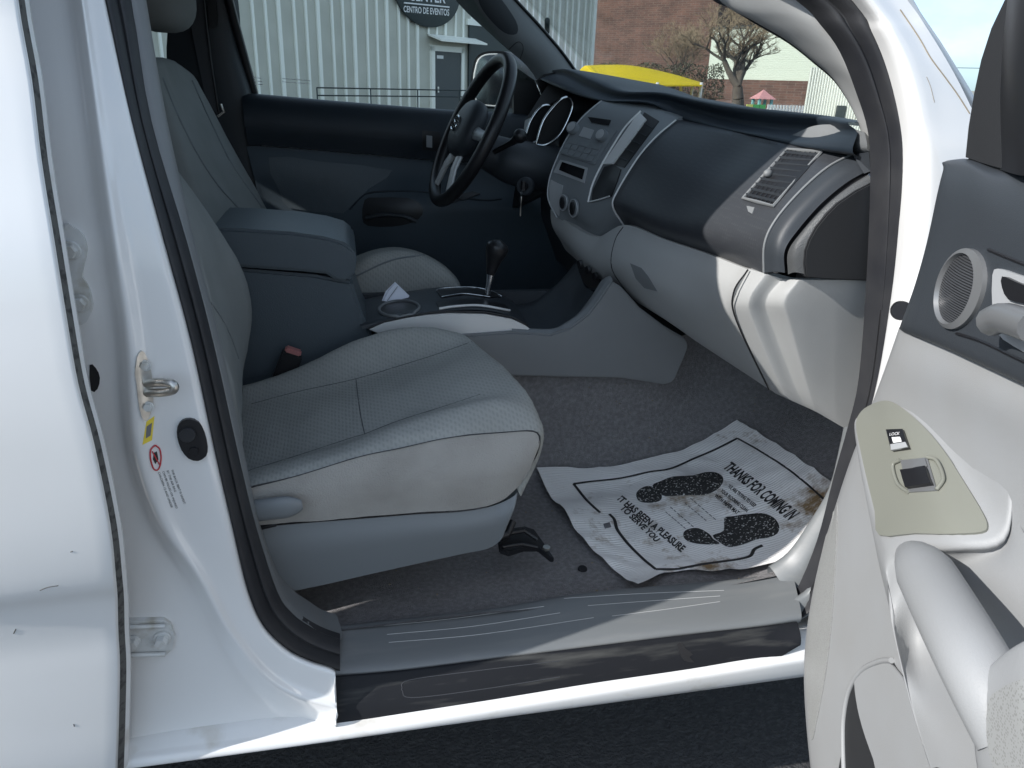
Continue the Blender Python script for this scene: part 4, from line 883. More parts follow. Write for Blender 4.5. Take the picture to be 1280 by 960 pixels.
hs = patch_on('inner_handle', bvh(dp), [(528,163),(550,165),(550,189),(528,187)], .002, .002, 'black', dd, 3, 3); patch_on('handle_lever', bvh(dp), [(533,169),(540,170),(540,184),(533,183)], .006, .005, 'silverd', hs, 2, 2)
# window frame
fr = [V(p) for p in (Y(318,119,1.63), Y(302,60,1.60), Y(286,0,1.56), Y(272,-60,1.52))]
tube('window_frame', dense(fr, 3), .013, 'black', dd, 8)
tube('window_frame', dense([Y(318,119,1.63), Y(325,124,1.64), Y(420,131,1.64), Y(560,141,1.64), Y(700,150,1.64)], 3), .008, 'black', dd, 6)
slab('window_glass', [Y(318,125,1.645), Y(280,-40,1.56), V((-.30,1.47,1.66)), V((.30,1.47,1.66)), Y(700,150,1.645)], V((0,.004,0)), 'clear', dd)
g = []
PLg = lambda u, v: Y(u, v, 1.64)
for (x0, y0, s) in ((317,97,.9),):
    for i in range(3): g.append(tubegeo([Y(317+i, 97+i*4, 1.60), Y(327+i, 98+i*4, 1.60)], .0012, 4))
for i in range(9): g.append(tubegeo([Y(353+i*4, 98+.3*i, 1.60), Y(356+i*4, 98.5+.3*i, 1.60)], .0015, 4)); g.append(tubegeo([Y(353+i*4, 102+.3*i, 1.60), Y(355.5+i*4, 102.5+.3*i, 1.60)], .0015, 4))
a, b, _ = merge(g); link('glass_etching', a, b, 'white', dd, False)
slab('door_quarter', [Y(642,82,1.60), Y(642,142,1.60), Y(684,150,1.60), Y(681,130,1.60), Y(668,100,1.60)], V((0,.02,0)), 'black', dd)
# lower outside skin, keeps daylight out
slab('outer_skin', [V((-.42,1.78,.42)), V((1.05,1.78,.42)), V((1.05,1.75,1.12)), V((-.42,1.75,1.16))], V((0,.02,0)), 'paint', dd)
slab('belt_skin', [V((-.42,1.755,1.15)), V((1.05,1.755,1.11)), V((1.05,1.68,1.22)), V((-.42,1.68,1.26))], V((0,.01,0)), 'paint', dd)
# far A pillar trim
L = [(560,-10,1.52),(569,0,1.53),(585,17,1.54),(607,37,1.55),(630,58,1.56),(654,78,1.575),(669,97,1.585),(680,125,1.59),(686,160,1.59)]
Rr = [(633,-10,1.53),(643,0,1.535),(656,14,1.545),(669,28,1.555),(683,44,1.565),(700,64,1.58),(716,86,1.60),(724,98,1.60),(730,120,1.60)]
rows = [[Y(*a), (Y(*a)*.7+Y(*b)*.3)+V((0,-.02,0)), (Y(*a)*.35+Y(*b)*.65)+V((0,-.02,0)), Y(*b), Y(*b)+V((.02,.03,0))] for a, b in zip(L, Rr)]
rows = [[p+V((-.20,-.05,.17)) for p in rows[0]]]+rows
fa = grid('far_pillar_trim', rows, 'mid', truck, 4, 4); TFa = bvh(fa)
poly_on('grab_recess', TFa, [(598,-8),(600,6),(609,20),(624,36),(636,43),(646,42),(647,32),(640,18),(624,-4),(612,-12)], .001, .003, 'dark', fa, n=2)
seam('clip_cover', TFa, [(636,62),(646,53),(652,54),(654,62),(650,74)], .0012, 'black', fa)
tube('pillar_edge', dense([Y(*b)+V((.004,.0,0)) for b in Rr], 3), .005, 'black', fa)
# near A pillar trim
gi = [(897,-2,.26),(943,26,.245),(982,49,.235),(1015,75,.225),(1041,98,.215),(1061,128,.205),(1072,152,.195),(1080,178,.19),(1086,200,.18)]
go = [(1000,0,.165),(1030,30,.15),(1055,65,.14),(1066,90,.135),(1076,115,.13),(1086,145,.125),(1091,170,.12),(1093,200,.115),(1094,228,.11)]
go = [(a, b, c+.02) for a, b, c in go]
rows = [[Y(*a)+V((.02,.02,0)), Y(*a), (Y(*a)*.65+Y(*b)*.35)+V((0,-.01,0)), (Y(*a)*.3+Y(*b)*.7)+V((0,-.012,0)), Y(*b), Y(*b)+V((.01,.02,0))] for a, b in zip(gi, go)]
rows = [[p+V((-.13,.04,.10)) for p in rows[0]]]+rows
na = grid('near_pillar_trim', rows, 'grey', truck, 4, 5, label='light grey windshield pillar trim')
tube('glass_edge', dense([Y(*a)+V((.016,.012,0)) for a in gi[:8]], 3), .006, 'black', na)
v_, f_ = ball(Y(925,-8,.27), .05, .03, .02); link('visor_end', v_, f_, 'dark', truck)
# far B pillar, belt
rows = [[Y(208,-20,1.58),Y(240,-20,1.56),Y(275,-20,1.56),Y(292,-20,1.60)],[Y(208,60,1.59),Y(242,60,1.57),Y(284,60,1.57),Y(303,60,1.61)],[Y(212,150,1.60),Y(260,150,1.58),Y(310,150,1.58),Y(322,150,1.62)],[Y(225,260,1.60),Y(280,260,1.58),Y(325,260,1.58),Y(337,260,1.62)],[Y(240,420,1.60),Y(300,420,1.58),Y(345,420,1.58),Y(360,420,1.62)]]
rows = [[p+V((-.1,-.06,.2)) for p in rows[0]]]+rows
fb = grid('far_door_pillar', rows, 'dark', truck, 4, 4)
sb = slab('seat_belt', [Y(a, b, 1.545) for a, b in [(230,-10),(254,-10),(274,145),(258,128)]], V((0,.003,0)), 'rubber2', truck)
tube('belt_guide', [Y(254,-10,1.54), Y(258,30,1.54), Y(264,80,1.54), Y(274,145,1.545)], .003, 'black', truck)
tube('belt_anchor', [Y(276,130,1.54), Y(280,140,1.54), Y(272,146,1.54)], .004, 'metal', truck)
prism('height_adjuster', [(258,-10),(270,-10),(272,30),(268,36),(261,36),(260,20)], 1.55, .01, 'black', truck, .002)
# far rear side with a window
slab('far_side_panel', [V((-.42,1.76,.42)), V((-1.35,1.76,.42)), V((-1.35,1.72,1.27)), V((-.42,1.72,1.27))], V((0,.02,0)), 'dark', truck)
slab('far_rear_glass', [V((-.45,1.70,1.27)), V((-1.2,1.70,1.27)), V((-1.2,1.56,1.66)), V((-.50,1.56,1.66))], V((0,.004,0)), 'clear', truck)
slab('far_rear_frame', [Y(210,-30,1.63), Y(221,-30,1.63), Y(232,120,1.66), Y(214,120,1.66)], V((0,.02,0)), 'black', truck)
# driver outside mirror
mi = root('wing_mirror', (0,0,0), None, None); del mi['label']; del mi['category']; mi.parent = truck; mi.location = (.55, .95, 1.3)
mpx = [(588,100),(592,78),(598,68),(610,64),(628,64),(636,68),(638,84),(634,110),(628,132),(612,136),(594,132),(588,120)]
mo = slab('mirror_housing', [Y(p.x, p.y, 1.85) for p in dense([V((a, b, 0)) for a, b in mpx], 2, True)], V((.09,.10,0)), 'black', mi, bev=.006)
gpx = [(592,104),(596,80),(602,71),(612,68),(628,69),(631,78),(629,108),(624,130),(612,132),(596,127)]
slab('mirror_glass', [Y(p.x, p.y, 1.84)+V((-.004,0,0)) for p in dense([V((a, b, 0)) for a, b in gpx], 2, True)], V((.003,.003,0)), 'chrome', mi)
tube('mirror_rim', [Y(p.x, p.y, 1.838) for p in dense([V((a, b, 0)) for a, b in gpx], 2, True)], .0025, 'silver', mi, 6, True)
slab('mirror_arm', [V((.62,1.72,1.22)), V((.74,1.72,1.22)), V((.70,1.86,1.28)), V((.60,1.86,1.28))], V((0,0,-.05)), 'black', mi)
# ================================================================== OPEN FRONT DOOR
fd = root('front_door', (0,0,0), None, None); del fd['label']; del fd['category']; fd.parent = truck; fd.location = (.8, -.9, .9); fd['label'] = 'open front door with its grey inner trim showing'
def Dr(pts): return [D(*p) for p in pts]
R1 = [Dr([(1181,203,.0),(1207,199,.0),(1250,213,.0),(1300,219,.0),(1500,250,.0)]),
      Dr([(1179,212,.012),(1212,213,.014),(1255,231,.014),(1302,243,.014),(1500,300,.014)]),
      Dr([(1172,240,.02),(1208,248,.022),(1258,274,.022),(1306,295,.022),(1500,390,.022)]),
      Dr([(1158,305,.02),(1202,322,.022),(1262,348,.022),(1312,372,.022),(1500,470,.022)]),
      Dr([(1143,358,.02),(1192,382,.022),(1258,414,.022),(1312,438,.022),(1500,540,.022)]),
      Dr([(1127,402,.018),(1185,430,.02),(1256,463,.02),(1312,490,.02),(1500,590,.02)]),
      Dr([(1124,411,.008),(1185,437,.01),(1256,470,.01),(1312,497,.01),(1500,600,.01)])]
R1 = [[r[0]-DN*.05]+r for r in R1]
R1 = [[p-DN*.03 for p in R1[0]]]+R1
up_ = grid('upper_panel', R1, 'dark', fd, 5, 5, label='dark slate upper door trim'); TU = bvh(up_)
R2 = [Dr([(1124,409,.004),(1185,435,.006),(1256,468,.006),(1312,495,.006),(1500,598,.006)]),
      Dr([(1110,450,.006),(1170,470,.008),(1235,500,.008),(1312,535,.008),(1500,640,.008)]),
      Dr([(1090,505,.002),(1140,520,.002),(1225,560,.0),(1312,610,.0),(1500,710,.0)]),
      Dr([(1052,608,-.002),(1110,640,-.004),(1205,690,-.004),(1312,740,-.004),(1500,830,-.004)]),
      Dr([(1019,725,-.005),(1085,760,-.005),(1185,820,-.005),(1312,880,-.005),(1500,960,-.005)]),
      Dr([(1005,830,-.008),(1067,866,-.008),(1172,925,-.005),(1312,995,-.005),(1500,1090,-.005)]),
      Dr([(1012,950,-.01),(1068,985,-.01),(1172,1045,-.005),(1312,1125,-.005),(1500,1230,-.005)]),
      Dr([(1030,1060,-.01),(1090,1095,-.01),(1190,1160,-.005),(1312,1240,-.005),(1500,1350,-.005)])]
R2 = [[r[0]-DN*.05]+r for r in R2]
lo_ = grid('lower_panel', R2, 'doorg', fd, 5, 5, label='light grey lower door trim'); TL = bvh(lo_)
# steel door shell behind the trim + outside skin
o = DH+DN*.03
shell = [o+DD*s+V((0,0,z)) for s, z in ((.16,.45),(.16,.8),(.24,1.05),(.30,1.25),(1.04,1.27),(1.06,.8),(1.0,.45))]
slab('door_shell', shell, -DN*.09, 'paint', fd, bev=.01)
slab('window_frame', [[o+DD*s+V((0,0,z))-DN*.01 for s, z in q] for q in ([(.30,1.25),(.56,1.58),(.60,1.56),(.345,1.25)],[(.56,1.58),(1.02,1.62),(1.02,1.58),(.57,1.545)],[(.98,1.25),(.98,1.60),(1.02,1.60),(1.03,1.25)])], -DN*.03, 'blackm', fd)
# mirror sail (inner black triangle)
sail = Dr([(1205,200,.0),(1209,160,-.0),(1216,118,-.0),(1225,75,-.0),(1238,34,-.0),(1256,-4,-.0),(1270,-40,.0),(1330,-70,.0),(1330,224,.0),(1290,221,.0),(1248,214,.004),(1225,207,.0)])
sa = slab('mirror_sail', sail, -DN*.03, 'blackm', fd, bev=.003)
rows = [Dr([(1250,212,.001),(1275,219,.022),(1330,224,.024)]), Dr([(1249,120,.001),(1272,120,.018),(1330,130,.02)]), Dr([(1256,30,.001),(1275,28,.014),(1330,30,.016)]), Dr([(1264,-40,.001),(1280,-40,.012),(1330,-40,.012)])]
grid('mirror_sail_cover', rows, 'black', sa, 5, 5)
# outside mirror, out of frame
mm = slab('wing_mirror', [DH+DD*s+V((0,0,z))-DN*.10 for s, z in ((.10,1.22),(.10,1.40),(.13,1.42),(.27,1.41),(.29,1.38),(.28,1.23),(.25,1.20),(.13,1.20))], -DN*.10, 'black', fd, bev=.02)
# tweeter
tw = on(TU, 1200, 361, .0)[0]; ax = D(1216,312,.024)-D(1187,411,.024); 
rot = R_(16)
ring = ell_on(TU, (1203,361), 29, 52, rot, .004); ring2 = ell_on(TU, (1200,361), 23, 46, rot, .006); ring3 = ell_on(TU, (1200,361), 22, 44, rot, .002)
vs = ring+ring2+ring3; fs = []
for i in range(36):
    j = (i+1) % 36; fs += [(i, j, 36+j, 36+i), (36+i, 36+j, 72+j, 72+i)]
lowr = [p-DN*.006 for p in ring]; vs += lowr
for i in range(36): j = (i+1) % 36; fs.append((i, j, 108+j, 108+i))
tt = link('tweeter', vs, fs, 'ringg', fd, 40, label='oval tweeter speaker with a silver ring')
c0_ = V((0,0,0))
for p in ring3: c0_ += p
c0_ /= 36; vs = [c0_+DN*.004]+[c0_.lerp(p, .5)+DN*.003 for p in ring3]+ring3; fs = []
for i in range(36): j = (i+1) % 36; fs += [(0, 1+i, 1+j), (1+i, 37+i, 37+j, 1+j)]
M['grille'] = mat('speaker_grille', (.05,.052,.056), .45, bump=('wave', 130, .8, .002, 0, 'Z'))
link('speaker_grille', vs, fs, 'grille', tt)
# handle recess
hr = poly_on('handle_bezel', TU, [(1245,344),(1252,336),(1272,342),(1300,352),(1340,372),(1340,460),(1300,447),(1270,432),(1250,415),(1245,385)], .003, .004, 'silverd', fd, n=2)
poly_on('handle_recess', TU, [(1262,346),(1280,353),(1340,378),(1340,392),(1290,380),(1270,375),(1262,360)], .006, .003, 'black', hr, n=2)
tube('inner_handle', lineon(TU, [(1272,404),(1290,400),(1330,412)], .02), .012, 'ringg', hr, 12)
seam('trim_crease', TU, [(1196,417),(1230,428),(1280,452),(1330,474)], .0016, 'black', fd, 5)
seam('trim_crease', TU, [(1236,312),(1260,322),(1300,338)], .0016, 'black', fd, 5)
link('rubber_bumper', *discgeo(Y(1126,388,-.03), V((-.5,-.8,.2)).normalized(), .014, .014, .014, 20), 'black', truck, 40)
# armrest body
R3 = [Dr([(1095,500,-.004),(1092,503,-.002),(1084,510,.012),(1073,520,.026),(1068,531,.030),(1071,560,.028),(1078,600,.016)]),
      Dr([(1118,493,-.004),(1116,499,.0),(1100,515,.016),(1080,545,.033),(1072,560,.038),(1079,600,.036),(1089,650,.018)]),
      Dr([(1150,495,-.004),(1150,518,.0),(1125,548,.022),(1090,590,.040),(1080,602,.044),(1088,650,.042),(1100,705,.02)]),
      Dr([(1200,515,-.004),(1195,570,.0),(1158,600,.026),(1104,640,.046),(1092,655,.050),(1100,710,.048),(1113,765,.024)]),
      Dr([(1262,575,-.004),(1250,662,.004),(1188,676,.032),(1122,684,.052),(1105,698,.056),(1114,752,.054),(1130,815,.028)]),
      Dr([(1268,640,-.004),(1252,684,.000),(1196,694,.022),(1138,696,.044),(1110,716,.056),(1118,768,.054),(1134,830,.028)])]
R4 = [
      Dr([(1300,700,.002),(1245,720,.012),(1180,720,.022),(1140,725,.045),(1112,752,.057),(1122,800,.054),(1140,860,.03)]),
      Dr([(1330,760,.002),(1290,790,.008),(1215,800,.012),(1150,810,.03),(1124,815,.055),(1136,860,.054),(1158,915,.03)]),
      Dr([(1360,830,.01),(1330,850,.02),(1250,900,.04),(1180,900,.05),(1142,885,.056),(1154,925,.054),(1178,965,.03)]),
      Dr([(1400,900,.02),(1360,930,.04),(1290,960,.05),(1215,970,.056),(1166,960,.057),(1180,1000,.054),(1205,1040,.03)])]
ar = grid('armrest', R3+R4, 'doorg', fd, 5, 5)
TAR = bvh(ar)
sp = [(1090,508),(1104,503),(1118,505),(1140,520),(1165,545),(1190,578),(1212,612),(1230,642),(1236,658),(1228,667),(1190,669),(1145,668),(1102,670),(1096,640),(1086,600),(1077,560),(1072,530),(1078,516)]
spn = fill_on('switch_panel', TAR, sp, .0025, .004, 'olive', fd, label='olive grey window switch panel'); TSP = bvh(spn)
s1 = patch_on('lock_switch', TSP, [(1111,539),(1131,539),(1139,562),(1118,565)], .004, .004, 'black', spn, 4, 4)
patch_on('switch_tip', TSP, [(1118,558),(1136,556),(1139,562),(1119,565)], .0052, .002, 'silverd', s1, 2, 2)
g = [surf_text('t', TSP, 'LOCK', 4.6, (1116,547), (1.0,-.05), (.15,-1), 'white', s1, .0046)[:2]]
a, b, _ = merge(g); link('lock_lettering', a, b, 'white', s1, False)
poly_on('lock_symbol', TSP, [(1119,549),(1129,549),(1131,555),(1121,556)], .0046, .0006, 'white', s1)
s2 = patch_on('window_switch', TSP, [(1127,576),(1160,573),(1172,614),(1137,616)], .0015, .002, 'ringg', spn, 4, 4)
patch_on('switch_rocker', TSP, [(1131,590),(1160,587),(1169,608),(1138,612)], .006, .006, 'black', s2, 4, 4)
patch_on('switch_scoop', TSP, [(1129,578),(1158,575),(1161,585),(1131,588)], .0028, .001, 'ringg', s2, 3, 3)
tube('switch_bezel', lineon(TSP, [(1127,576),(1118,583),(1124,605),(1137,616)], .002), .002, 'olive', s2)
tube('switch_bezel', lineon(TSP, [(1160,573),(1172,578),(1180,600),(1172,614)], .002), .002, 'olive', s2)
# pull handle
ph_ = dense([D(1140,694,.036), D(1154,712,.058), D(1178,755,.074), D(1208,810,.082), D(1236,862,.080), D(1270,925,.070)], 5)
n_ = len(ph_); vs, fs = tubegeo(ph_, [.015+.009*min(1, i/6) for i in range(n_)], 18); link('pull_handle', vs, fs, 'doorg', fd, 70)
R5 = [Dr([(1222,855,.085),(1250,822,.085),(1290,798,.08),(1330,800,.06)]), Dr([(1216,890,.088),(1252,872,.092),(1300,860,.088),(1350,860,.06)]), Dr([(1220,950,.086),(1262,940,.09),(1320,935,.085),(1370,940,.06)]), Dr([(1232,1010,.08),(1280,1010,.085),(1340,1010,.08),(1390,1010,.05)])]
R5 = [[r[0]-DN*.03+V((0,0,-.01))]+r for r in R5]; R5 = [[p+V((.01,.01,-.03)) for p in R5[0]]]+R5
pdn = grid('armrest_pad', R5, 'doorg', fd, 5, 5); fill_on('perforated_pad', bvh(pdn), [(1237,880),(1252,862),(1280,850),(1310,850),(1320,930),(1310,985),(1260,985),(1238,940)], .0012, .001, 'perf', pdn)
fill_on('speaker_perforation', TL, [(1046,622),(1047,660),(1044,720),(1040,780),(1033,840),(1022,900),(1015,925),(1010,880),(1008,830),(1014,765),(1025,705),(1037,655)], .0012, .001, 'perf', fd)
pcx = [(1057,985),(1056,930),(1057,895),(1064,862),(1080,838),(1104,826),(1117,827),(1135,870),(1150,930),(1165,990)]
pk_ = fill_on('map_pocket', TL, pcx, .002, .002, 'blackm', fd, 3, 6)
tube('pocket_rim', lineon(TL, [(1059,985),(1057,930),(1058,895),(1065,862),(1081,838),(1104,827),(1118,826)], .003), .0035, 'doorg', pk_)
fill_on('pocket_wall', TL, [(1073,846),(1090,834),(1112,826),(1140,862),(1158,930),(1175,992),(1112,992),(1096,950),(1082,910),(1074,875)], .004, .002, 'doorg', pk_, 3, 5)
# door check link / hinges at the pillar
for z in (.62, 1.02): tube('door_hinge', [V((.86,-.03,z)), V((.84,-.05,z)), V((.80,-.07,z))], .014, 'paint', fd, 8)
# ================================================================== PAPER FLOOR MAT, KEY, RECEIPT
from mathutils import noise
TP0 = bvh(cpt, sl_)
def pp(u, v, lift=.0): 
    p, n = on(TP0, u, v, .006); return p+V((0,0,lift))
prow = [  # rows from AD (bottom of the page) to BC (top), columns from AB to DC
 [(670,588,.0),(688,629,.004),(703,646,.014),(718,668,.006),(744,697,.002),(772,722,.0),(797,736,-.002)],
 [(715,588,.0),(731,616,.0),(748,640,.006),(768,668,.004),(792,693,.0),(818,712,.0),(836,721,.0)],
 [(762,586,.0),(783,610,.0),(802,632,.004),(822,655,.0),(844,680,.0),(866,703,.0),(884,721,.003)],
 [(812,577,.004),(836,600,.008),(856,619,.012),(876,640,.002),(897,664,.0),(918,690,.004),(933,720,.006)],
 [(850,566,.0),(876,588,.002),(900,605,.0),(922,625,.0),(946,650,.0),(972,676,.002),(990,702,.0)],
 [(886,549,.0),(914,571,.0),(940,591,.0),(965,610,.0),(990,633,.0),(1015,655,.0),(1040,680,.0)],
 [(921,529,.0),(950,546,.0),(979,564,.0),(1006,582,.0),(1034,602,.0),(1062,625,.0),(1086,650,.0)]]
G0 = [[pp(*q) for q in r] for r in prow]
Rr = [dense(r, 7) for r in G0]; Cc = [dense(list(c), 7) for c in zip(*Rr)]; GG = [list(r) for r in zip(*Cc)]
a_, b_ = len(GG), len(GG[0]); vs = []; uvs = []
for i in range(a_):
    for j in range(b_):
        s, t = j/(b_-1), i/(a_-1); p = GG[i][j]
        q = noise.noise(V((s*5, t*5, 3)))*.0045 + noise.noise(V((s*13, t*13, 8)))*.0028 + (.5-abs(noise.noise(V((s*7+2, t*7, 1)))))*.007
        vs.append(p+V((0,0,q+.003))); uvs.append((s, t))
k = len(vs); top_n = k
fs = [(i*b_+j, i*b_+j+1, (i+1)*b_+j+1, (i+1)*b_+j) for i in range(a_-1) for j in range(b_-1)]
TPp = BVHTree.FromPolygons(vs, fs)
pap = [(vs, fs, 0)]
def ribbon(px, r): return tubegeo(lineon(TPp, px, .0006, 6), r, 6, flat=(V((0,0,1)), .25))
for px in ([(717,605),(738,602),(775,598),(812,590),(838,586),(866,574),(894,562),(922,548)], [(922,548),(950,564),(980,583),(1006,603),(1034,628),(1056,650)], [(717,605),(733,625),(750,641)], [(762,643),(768,650),(772,663),(786,681),(804,699),(820,712)], [(820,712),(848,711),(876,706),(904,702),(925,699),(938,695),(943,687),(953,682)]):
    v_, f_ = ribbon(px, .0038); pap.append((v_, f_, 1))
def quad_text(body, q, bold=.02):
    vs, fs = text2d(body, 1.0, bold); x0 = min(p.x for p in vs); x1 = max(p.x for p in vs); y0 = min(p.y for p in vs); y1 = max(p.y for p in vs); out = []
    for p in vs:
        s, t = (p.x-x0)/(x1-x0), (p.y-y0)/(y1-y0); u = (q[0][0]*(1-s)+q[1][0]*s)*(1-t)+(q[3][0]*(1-s)+q[2][0]*s)*t; v = (q[0][1]*(1-s)+q[1][1]*s)*(1-t)+(q[3][1]*(1-s)+q[2][1]*s)*t
        out.append(on(TPp, u, v, .0008)[0])
    return out, fs
for body, q, m_ in (('THANKS FOR COMING IN', [(903,585),(985,651),(1001,641),(915,577)], 1), ('IT HAS BEEN A PLEASURE', [(771,625),(851,691),(858,684),(778,619.5)], 1), ('TO SERVE YOU', [(774,636),(819,678),(826,674),(781,631)], 1),
                   ('WE ARE TRYING TO KEEP', [(909,609),(943,635),(946,631),(912,605)], 1), ('YOUR FLOORING CLEAN', [(900,615),(933,641),(936,637),(903,611)], 1), ('WITH PAPER MAT', [(892,621),(921,644),(925,640),(896,617)], 1)):
    v_, f_ = quad_text(body, q, .036 if 'THANKS' in body or 'SERVE' in body or 'PLEAS' in body else .03); pap.append((v_, f_, m_))
for (x0, y0, x1, y1, c) in ((863,623,896,651,2),(856,629,884,652,2),(838,634,868,660,2),(832,640,858,662,2)):
    for i in range(7):
        a, b = i/7, (i+.7)/7; v_, f_ = tubegeo([on(TPp, x0+(x1-x0)*t, y0+(y1-y0)*t, .0005)[0] for t in (a, b)], .0014, 4, flat=(V((0,0,1)), .3)); pap.append((v_, f_, c))
cv = lambda L: [(640+.328*a, 510+.328*b) for a, b in L]
for L in ([(545,297),(575,280),(620,264),(690,260),(730,249),(770,249),(795,265),(793,290),(770,313),(730,329),(660,330),(612,333),(580,330)], [(476,330),(490,311),(520,300),(550,312),(568,335),(558,354),(520,360),(487,354)],
          [(815,424),(850,416),(900,409),(950,406),(990,421),(1010,450),(1003,478),(970,493),(930,499),(880,517),(830,526),(797,508),(774,485),(812,468)], [(657,480),(672,465),(710,461),(748,481),(764,500),(786,516),(740,519),(690,513),(663,500)]):
    cx_ = sum(a for a, b in L)/len(L); cy_ = sum(b for a, b in L)/len(L); L = [(cx_+(a-cx_)*1.07, cy_+(b-cy_)*1.07) for a, b in L]
    v_, f_ = fill_on(None, TPp, cv(L), .0007, .0004, None, None, 3, 5); pap.append((v_, f_, 3))
v_, f_ = fill_on(None, TPp, [(754,655),(762,653),(764,659),(756,661)], .0007, .0004, None, None, 1, 2); pap.append((v_, f_, 2))
A1_, B1_, C1_ = merge(pap); base = V((.75,.4,.5))
uv_all = uvs+[(0,0)]*(len(A1_)-len(uvs))
pm = link('paper_floor_mat', [p-base for p in A1_], B1_, ['paper','ink','inkgrey','speck'], None, True, C1_, uv_all)
pm.location = base
top(pm, 'crumpled white paper floor mat with black shoe prints, lying muddy in the footwell', 'paper mat')

_rg = random.Random(9); g = []
for i in range(170):
    u = _rg.uniform(380, 1000); v = _rg.uniform(480, 745); h = TC.ray_cast(CAM, ray(u, v).normalized())
    if h[0] is None: continue
    r_ = _rg.uniform(.0008, .0024); g.append(ball(h[0]+V((0,0,r_*.5)), r_*_rg.uniform(.7,1.5), r_, r_*.6, None, 5, 3))
a, b, _ = merge(g); gt2 = link('floor_grit', a, b, 'crack', None, False); top(gt2, 'small crumbs of grit scattered on the grey footwell carpet', 'grit', kind='stuff')
# key in the ignition
ko = root('ignition_key', ig, 'small metal key with its ring hanging in the ignition lock', 'key')
kp = ig + V((-.6,-.75,.15)).normalized()*.022
v_, f_ = boxgeo(kp, .006, .02, .024); link('key_head', v_, f_, 'black', ko, False)
ringp = [kp+V((-.004,-.004,-.018))+V((.0,math.cos(t)*.008,math.sin(t)*.010)) for t in [6.2832*i/16 for i in range(16)]]
tube('key_ring', ringp, .0012, 'chrome', ko, 6, True)
slab('spare_key', [kp+V((-.006,a,b)) for a, b in ((-.010,-.026),(.002,-.026),(.004,-.036),(.0,-.044),(.0,-.074),(-.006,-.078),(-.008,-.044),(-.012,-.036))], V((.0022,0,0)), 'metal', ko, bev=.0005)
# folded receipt standing in the console
rc0 = [Y(478,373,.84), Y(481,364,.84), Y(493,353,.85), Y(496,357,.85), Y(510,369,.85), Y(500,376,.84)]
ba = Y(494,374,.84)
r_ = slab('folded_receipt', [p-ba for p in [Y(477,376,.835), Y(482,364,.84), Y(493,353,.845), Y(511,370,.845), Y(508,378,.835)]], V((.002,.004,0)), 'receipt', None, bev=.0005)
r_.location = ba; top(r_, 'folded white paper slip, coloured as under blue light, sticking up behind the cup holder', 'paper slip')
r2 = slab('fold_flap', [Y(479,376,.832), Y(484,365,.836), Y(493,354,.842), Y(497,358,.842), Y(484,377,.832)], V((.001,-.002,0)), 'receipt', r_)
tube('fold_line', [Y(484,376,.829), Y(497,358,.838)], .0006, 'inkgrey', r_)

# ================================================================== OUTDOORS
asph = mat('asphalt', (.040,.040,.042), .9, bump=('noise', 120, 1.0, .012), var=(55, .8, (.075,.075,.075), .45, .7))
sz = 900
gr = link('ground', [V((-sz,-sz,0)), V((sz,-sz,0)), V((sz,sz,0)), V((-sz,sz,0))], [(0,1,2,3)], asph, None, False); gr['kind'] = 'structure'
Mw = mat('green_grey_cladding', (.56,.56,.49), .5, var=(1.6,.7,(.46,.46,.40)))
Mr = mat('pale_rib', (.90,.91,.84), .45)
Mdk = mat('dark_sign', (.018,.03,.032), .5)
Mgd = mat('grey_door', (.06,.07,.075), .5)
Mbr = bpy.data.materials.new('brick'); Mbr.use_nodes = True; n = Mbr.node_tree; b = n.nodes['Principled BSDF']; b.inputs['Roughness'].default_value = .9
tc = n.nodes.new('ShaderNodeTexCoord'); mpp = n.nodes.new('ShaderNodeMapping'); mpp.inputs['Rotation'].default_value = (R_(90), 0, 0); bt_ = n.nodes.new('ShaderNodeTexBrick'); bt_.inputs['Scale'].default_value = 1.0
bt_.inputs['Color1'].default_value = (.22,.11,.08,1); bt_.inputs['Color2'].default_value = (.15,.08,.06,1); bt_.inputs['Mortar'].default_value = (.24,.18,.15,1); bt_.inputs['Brick Width'].default_value = .42; bt_.inputs['Row Height'].default_value = .15; bt_.inputs['Mortar Size'].default_value = .012
nz_ = n.nodes.new('ShaderNodeTexNoise'); nz_.inputs['Scale'].default_value = 1.1; nz_.inputs['Detail'].default_value = 6; mq = n.nodes.new('ShaderNodeMixRGB'); mq.blend_type = 'MULTIPLY'; mq.inputs[0].default_value = .7
n.links.new(tc.outputs['Object'], mpp.inputs[0]); n.links.new(mpp.outputs[0], bt_.inputs[0]); n.links.new(tc.outputs['Object'], nz_.inputs[0]); n.links.new(bt_.outputs[0], mq.inputs[1]); n.links.new(nz_.outputs[0], mq.inputs[2]); n.links.new(mq.outputs[0], b.inputs['Base Color'])
# ---- metal clad event hall
W0 = Pd(560,97,21); W0.z = 0; WD = V((.76,.65,0)).normalized(); WN = V((WD.y,-WD.x,0)); WN = WN if WN.dot(CAM-W0) > 0 else -WN
def W(u, v, off=0.0): return PL(u, v, W0+WN*off, WN)
def ws(p): return (p-W0).dot(WD)
hall = root('metal_hall', W0, 'large green grey corrugated metal hall with a round dark sign, beyond the driver window', 'building')
s0, s1 = ws(W(150,97)), ws(W(737,90)); Ht = 5.4
def wp(s, z, off=0): return W0+WD*s+WN*off+V((0,0,z))
dz0, dz1 = ws(W(541,100)), ws(W(574,100)); gz0, gz1 = ws(W(584,100)), ws(W(640,100))
def wbox(a, b, z0, z1, o0, o1): 
    c = wp((a+b)/2, (z0+z1)/2, (o0+o1)/2); return boxgeo(c, b-a, abs(o1-o0), z1-z0, (WD, WN, V((0,0,1))))
v_, f_ = wbox(s0-8, s1, 0, Ht, -5, 0); link('wall', v_, f_, Mw, hall, False)
ribs = []; s = s0-7; i = 0
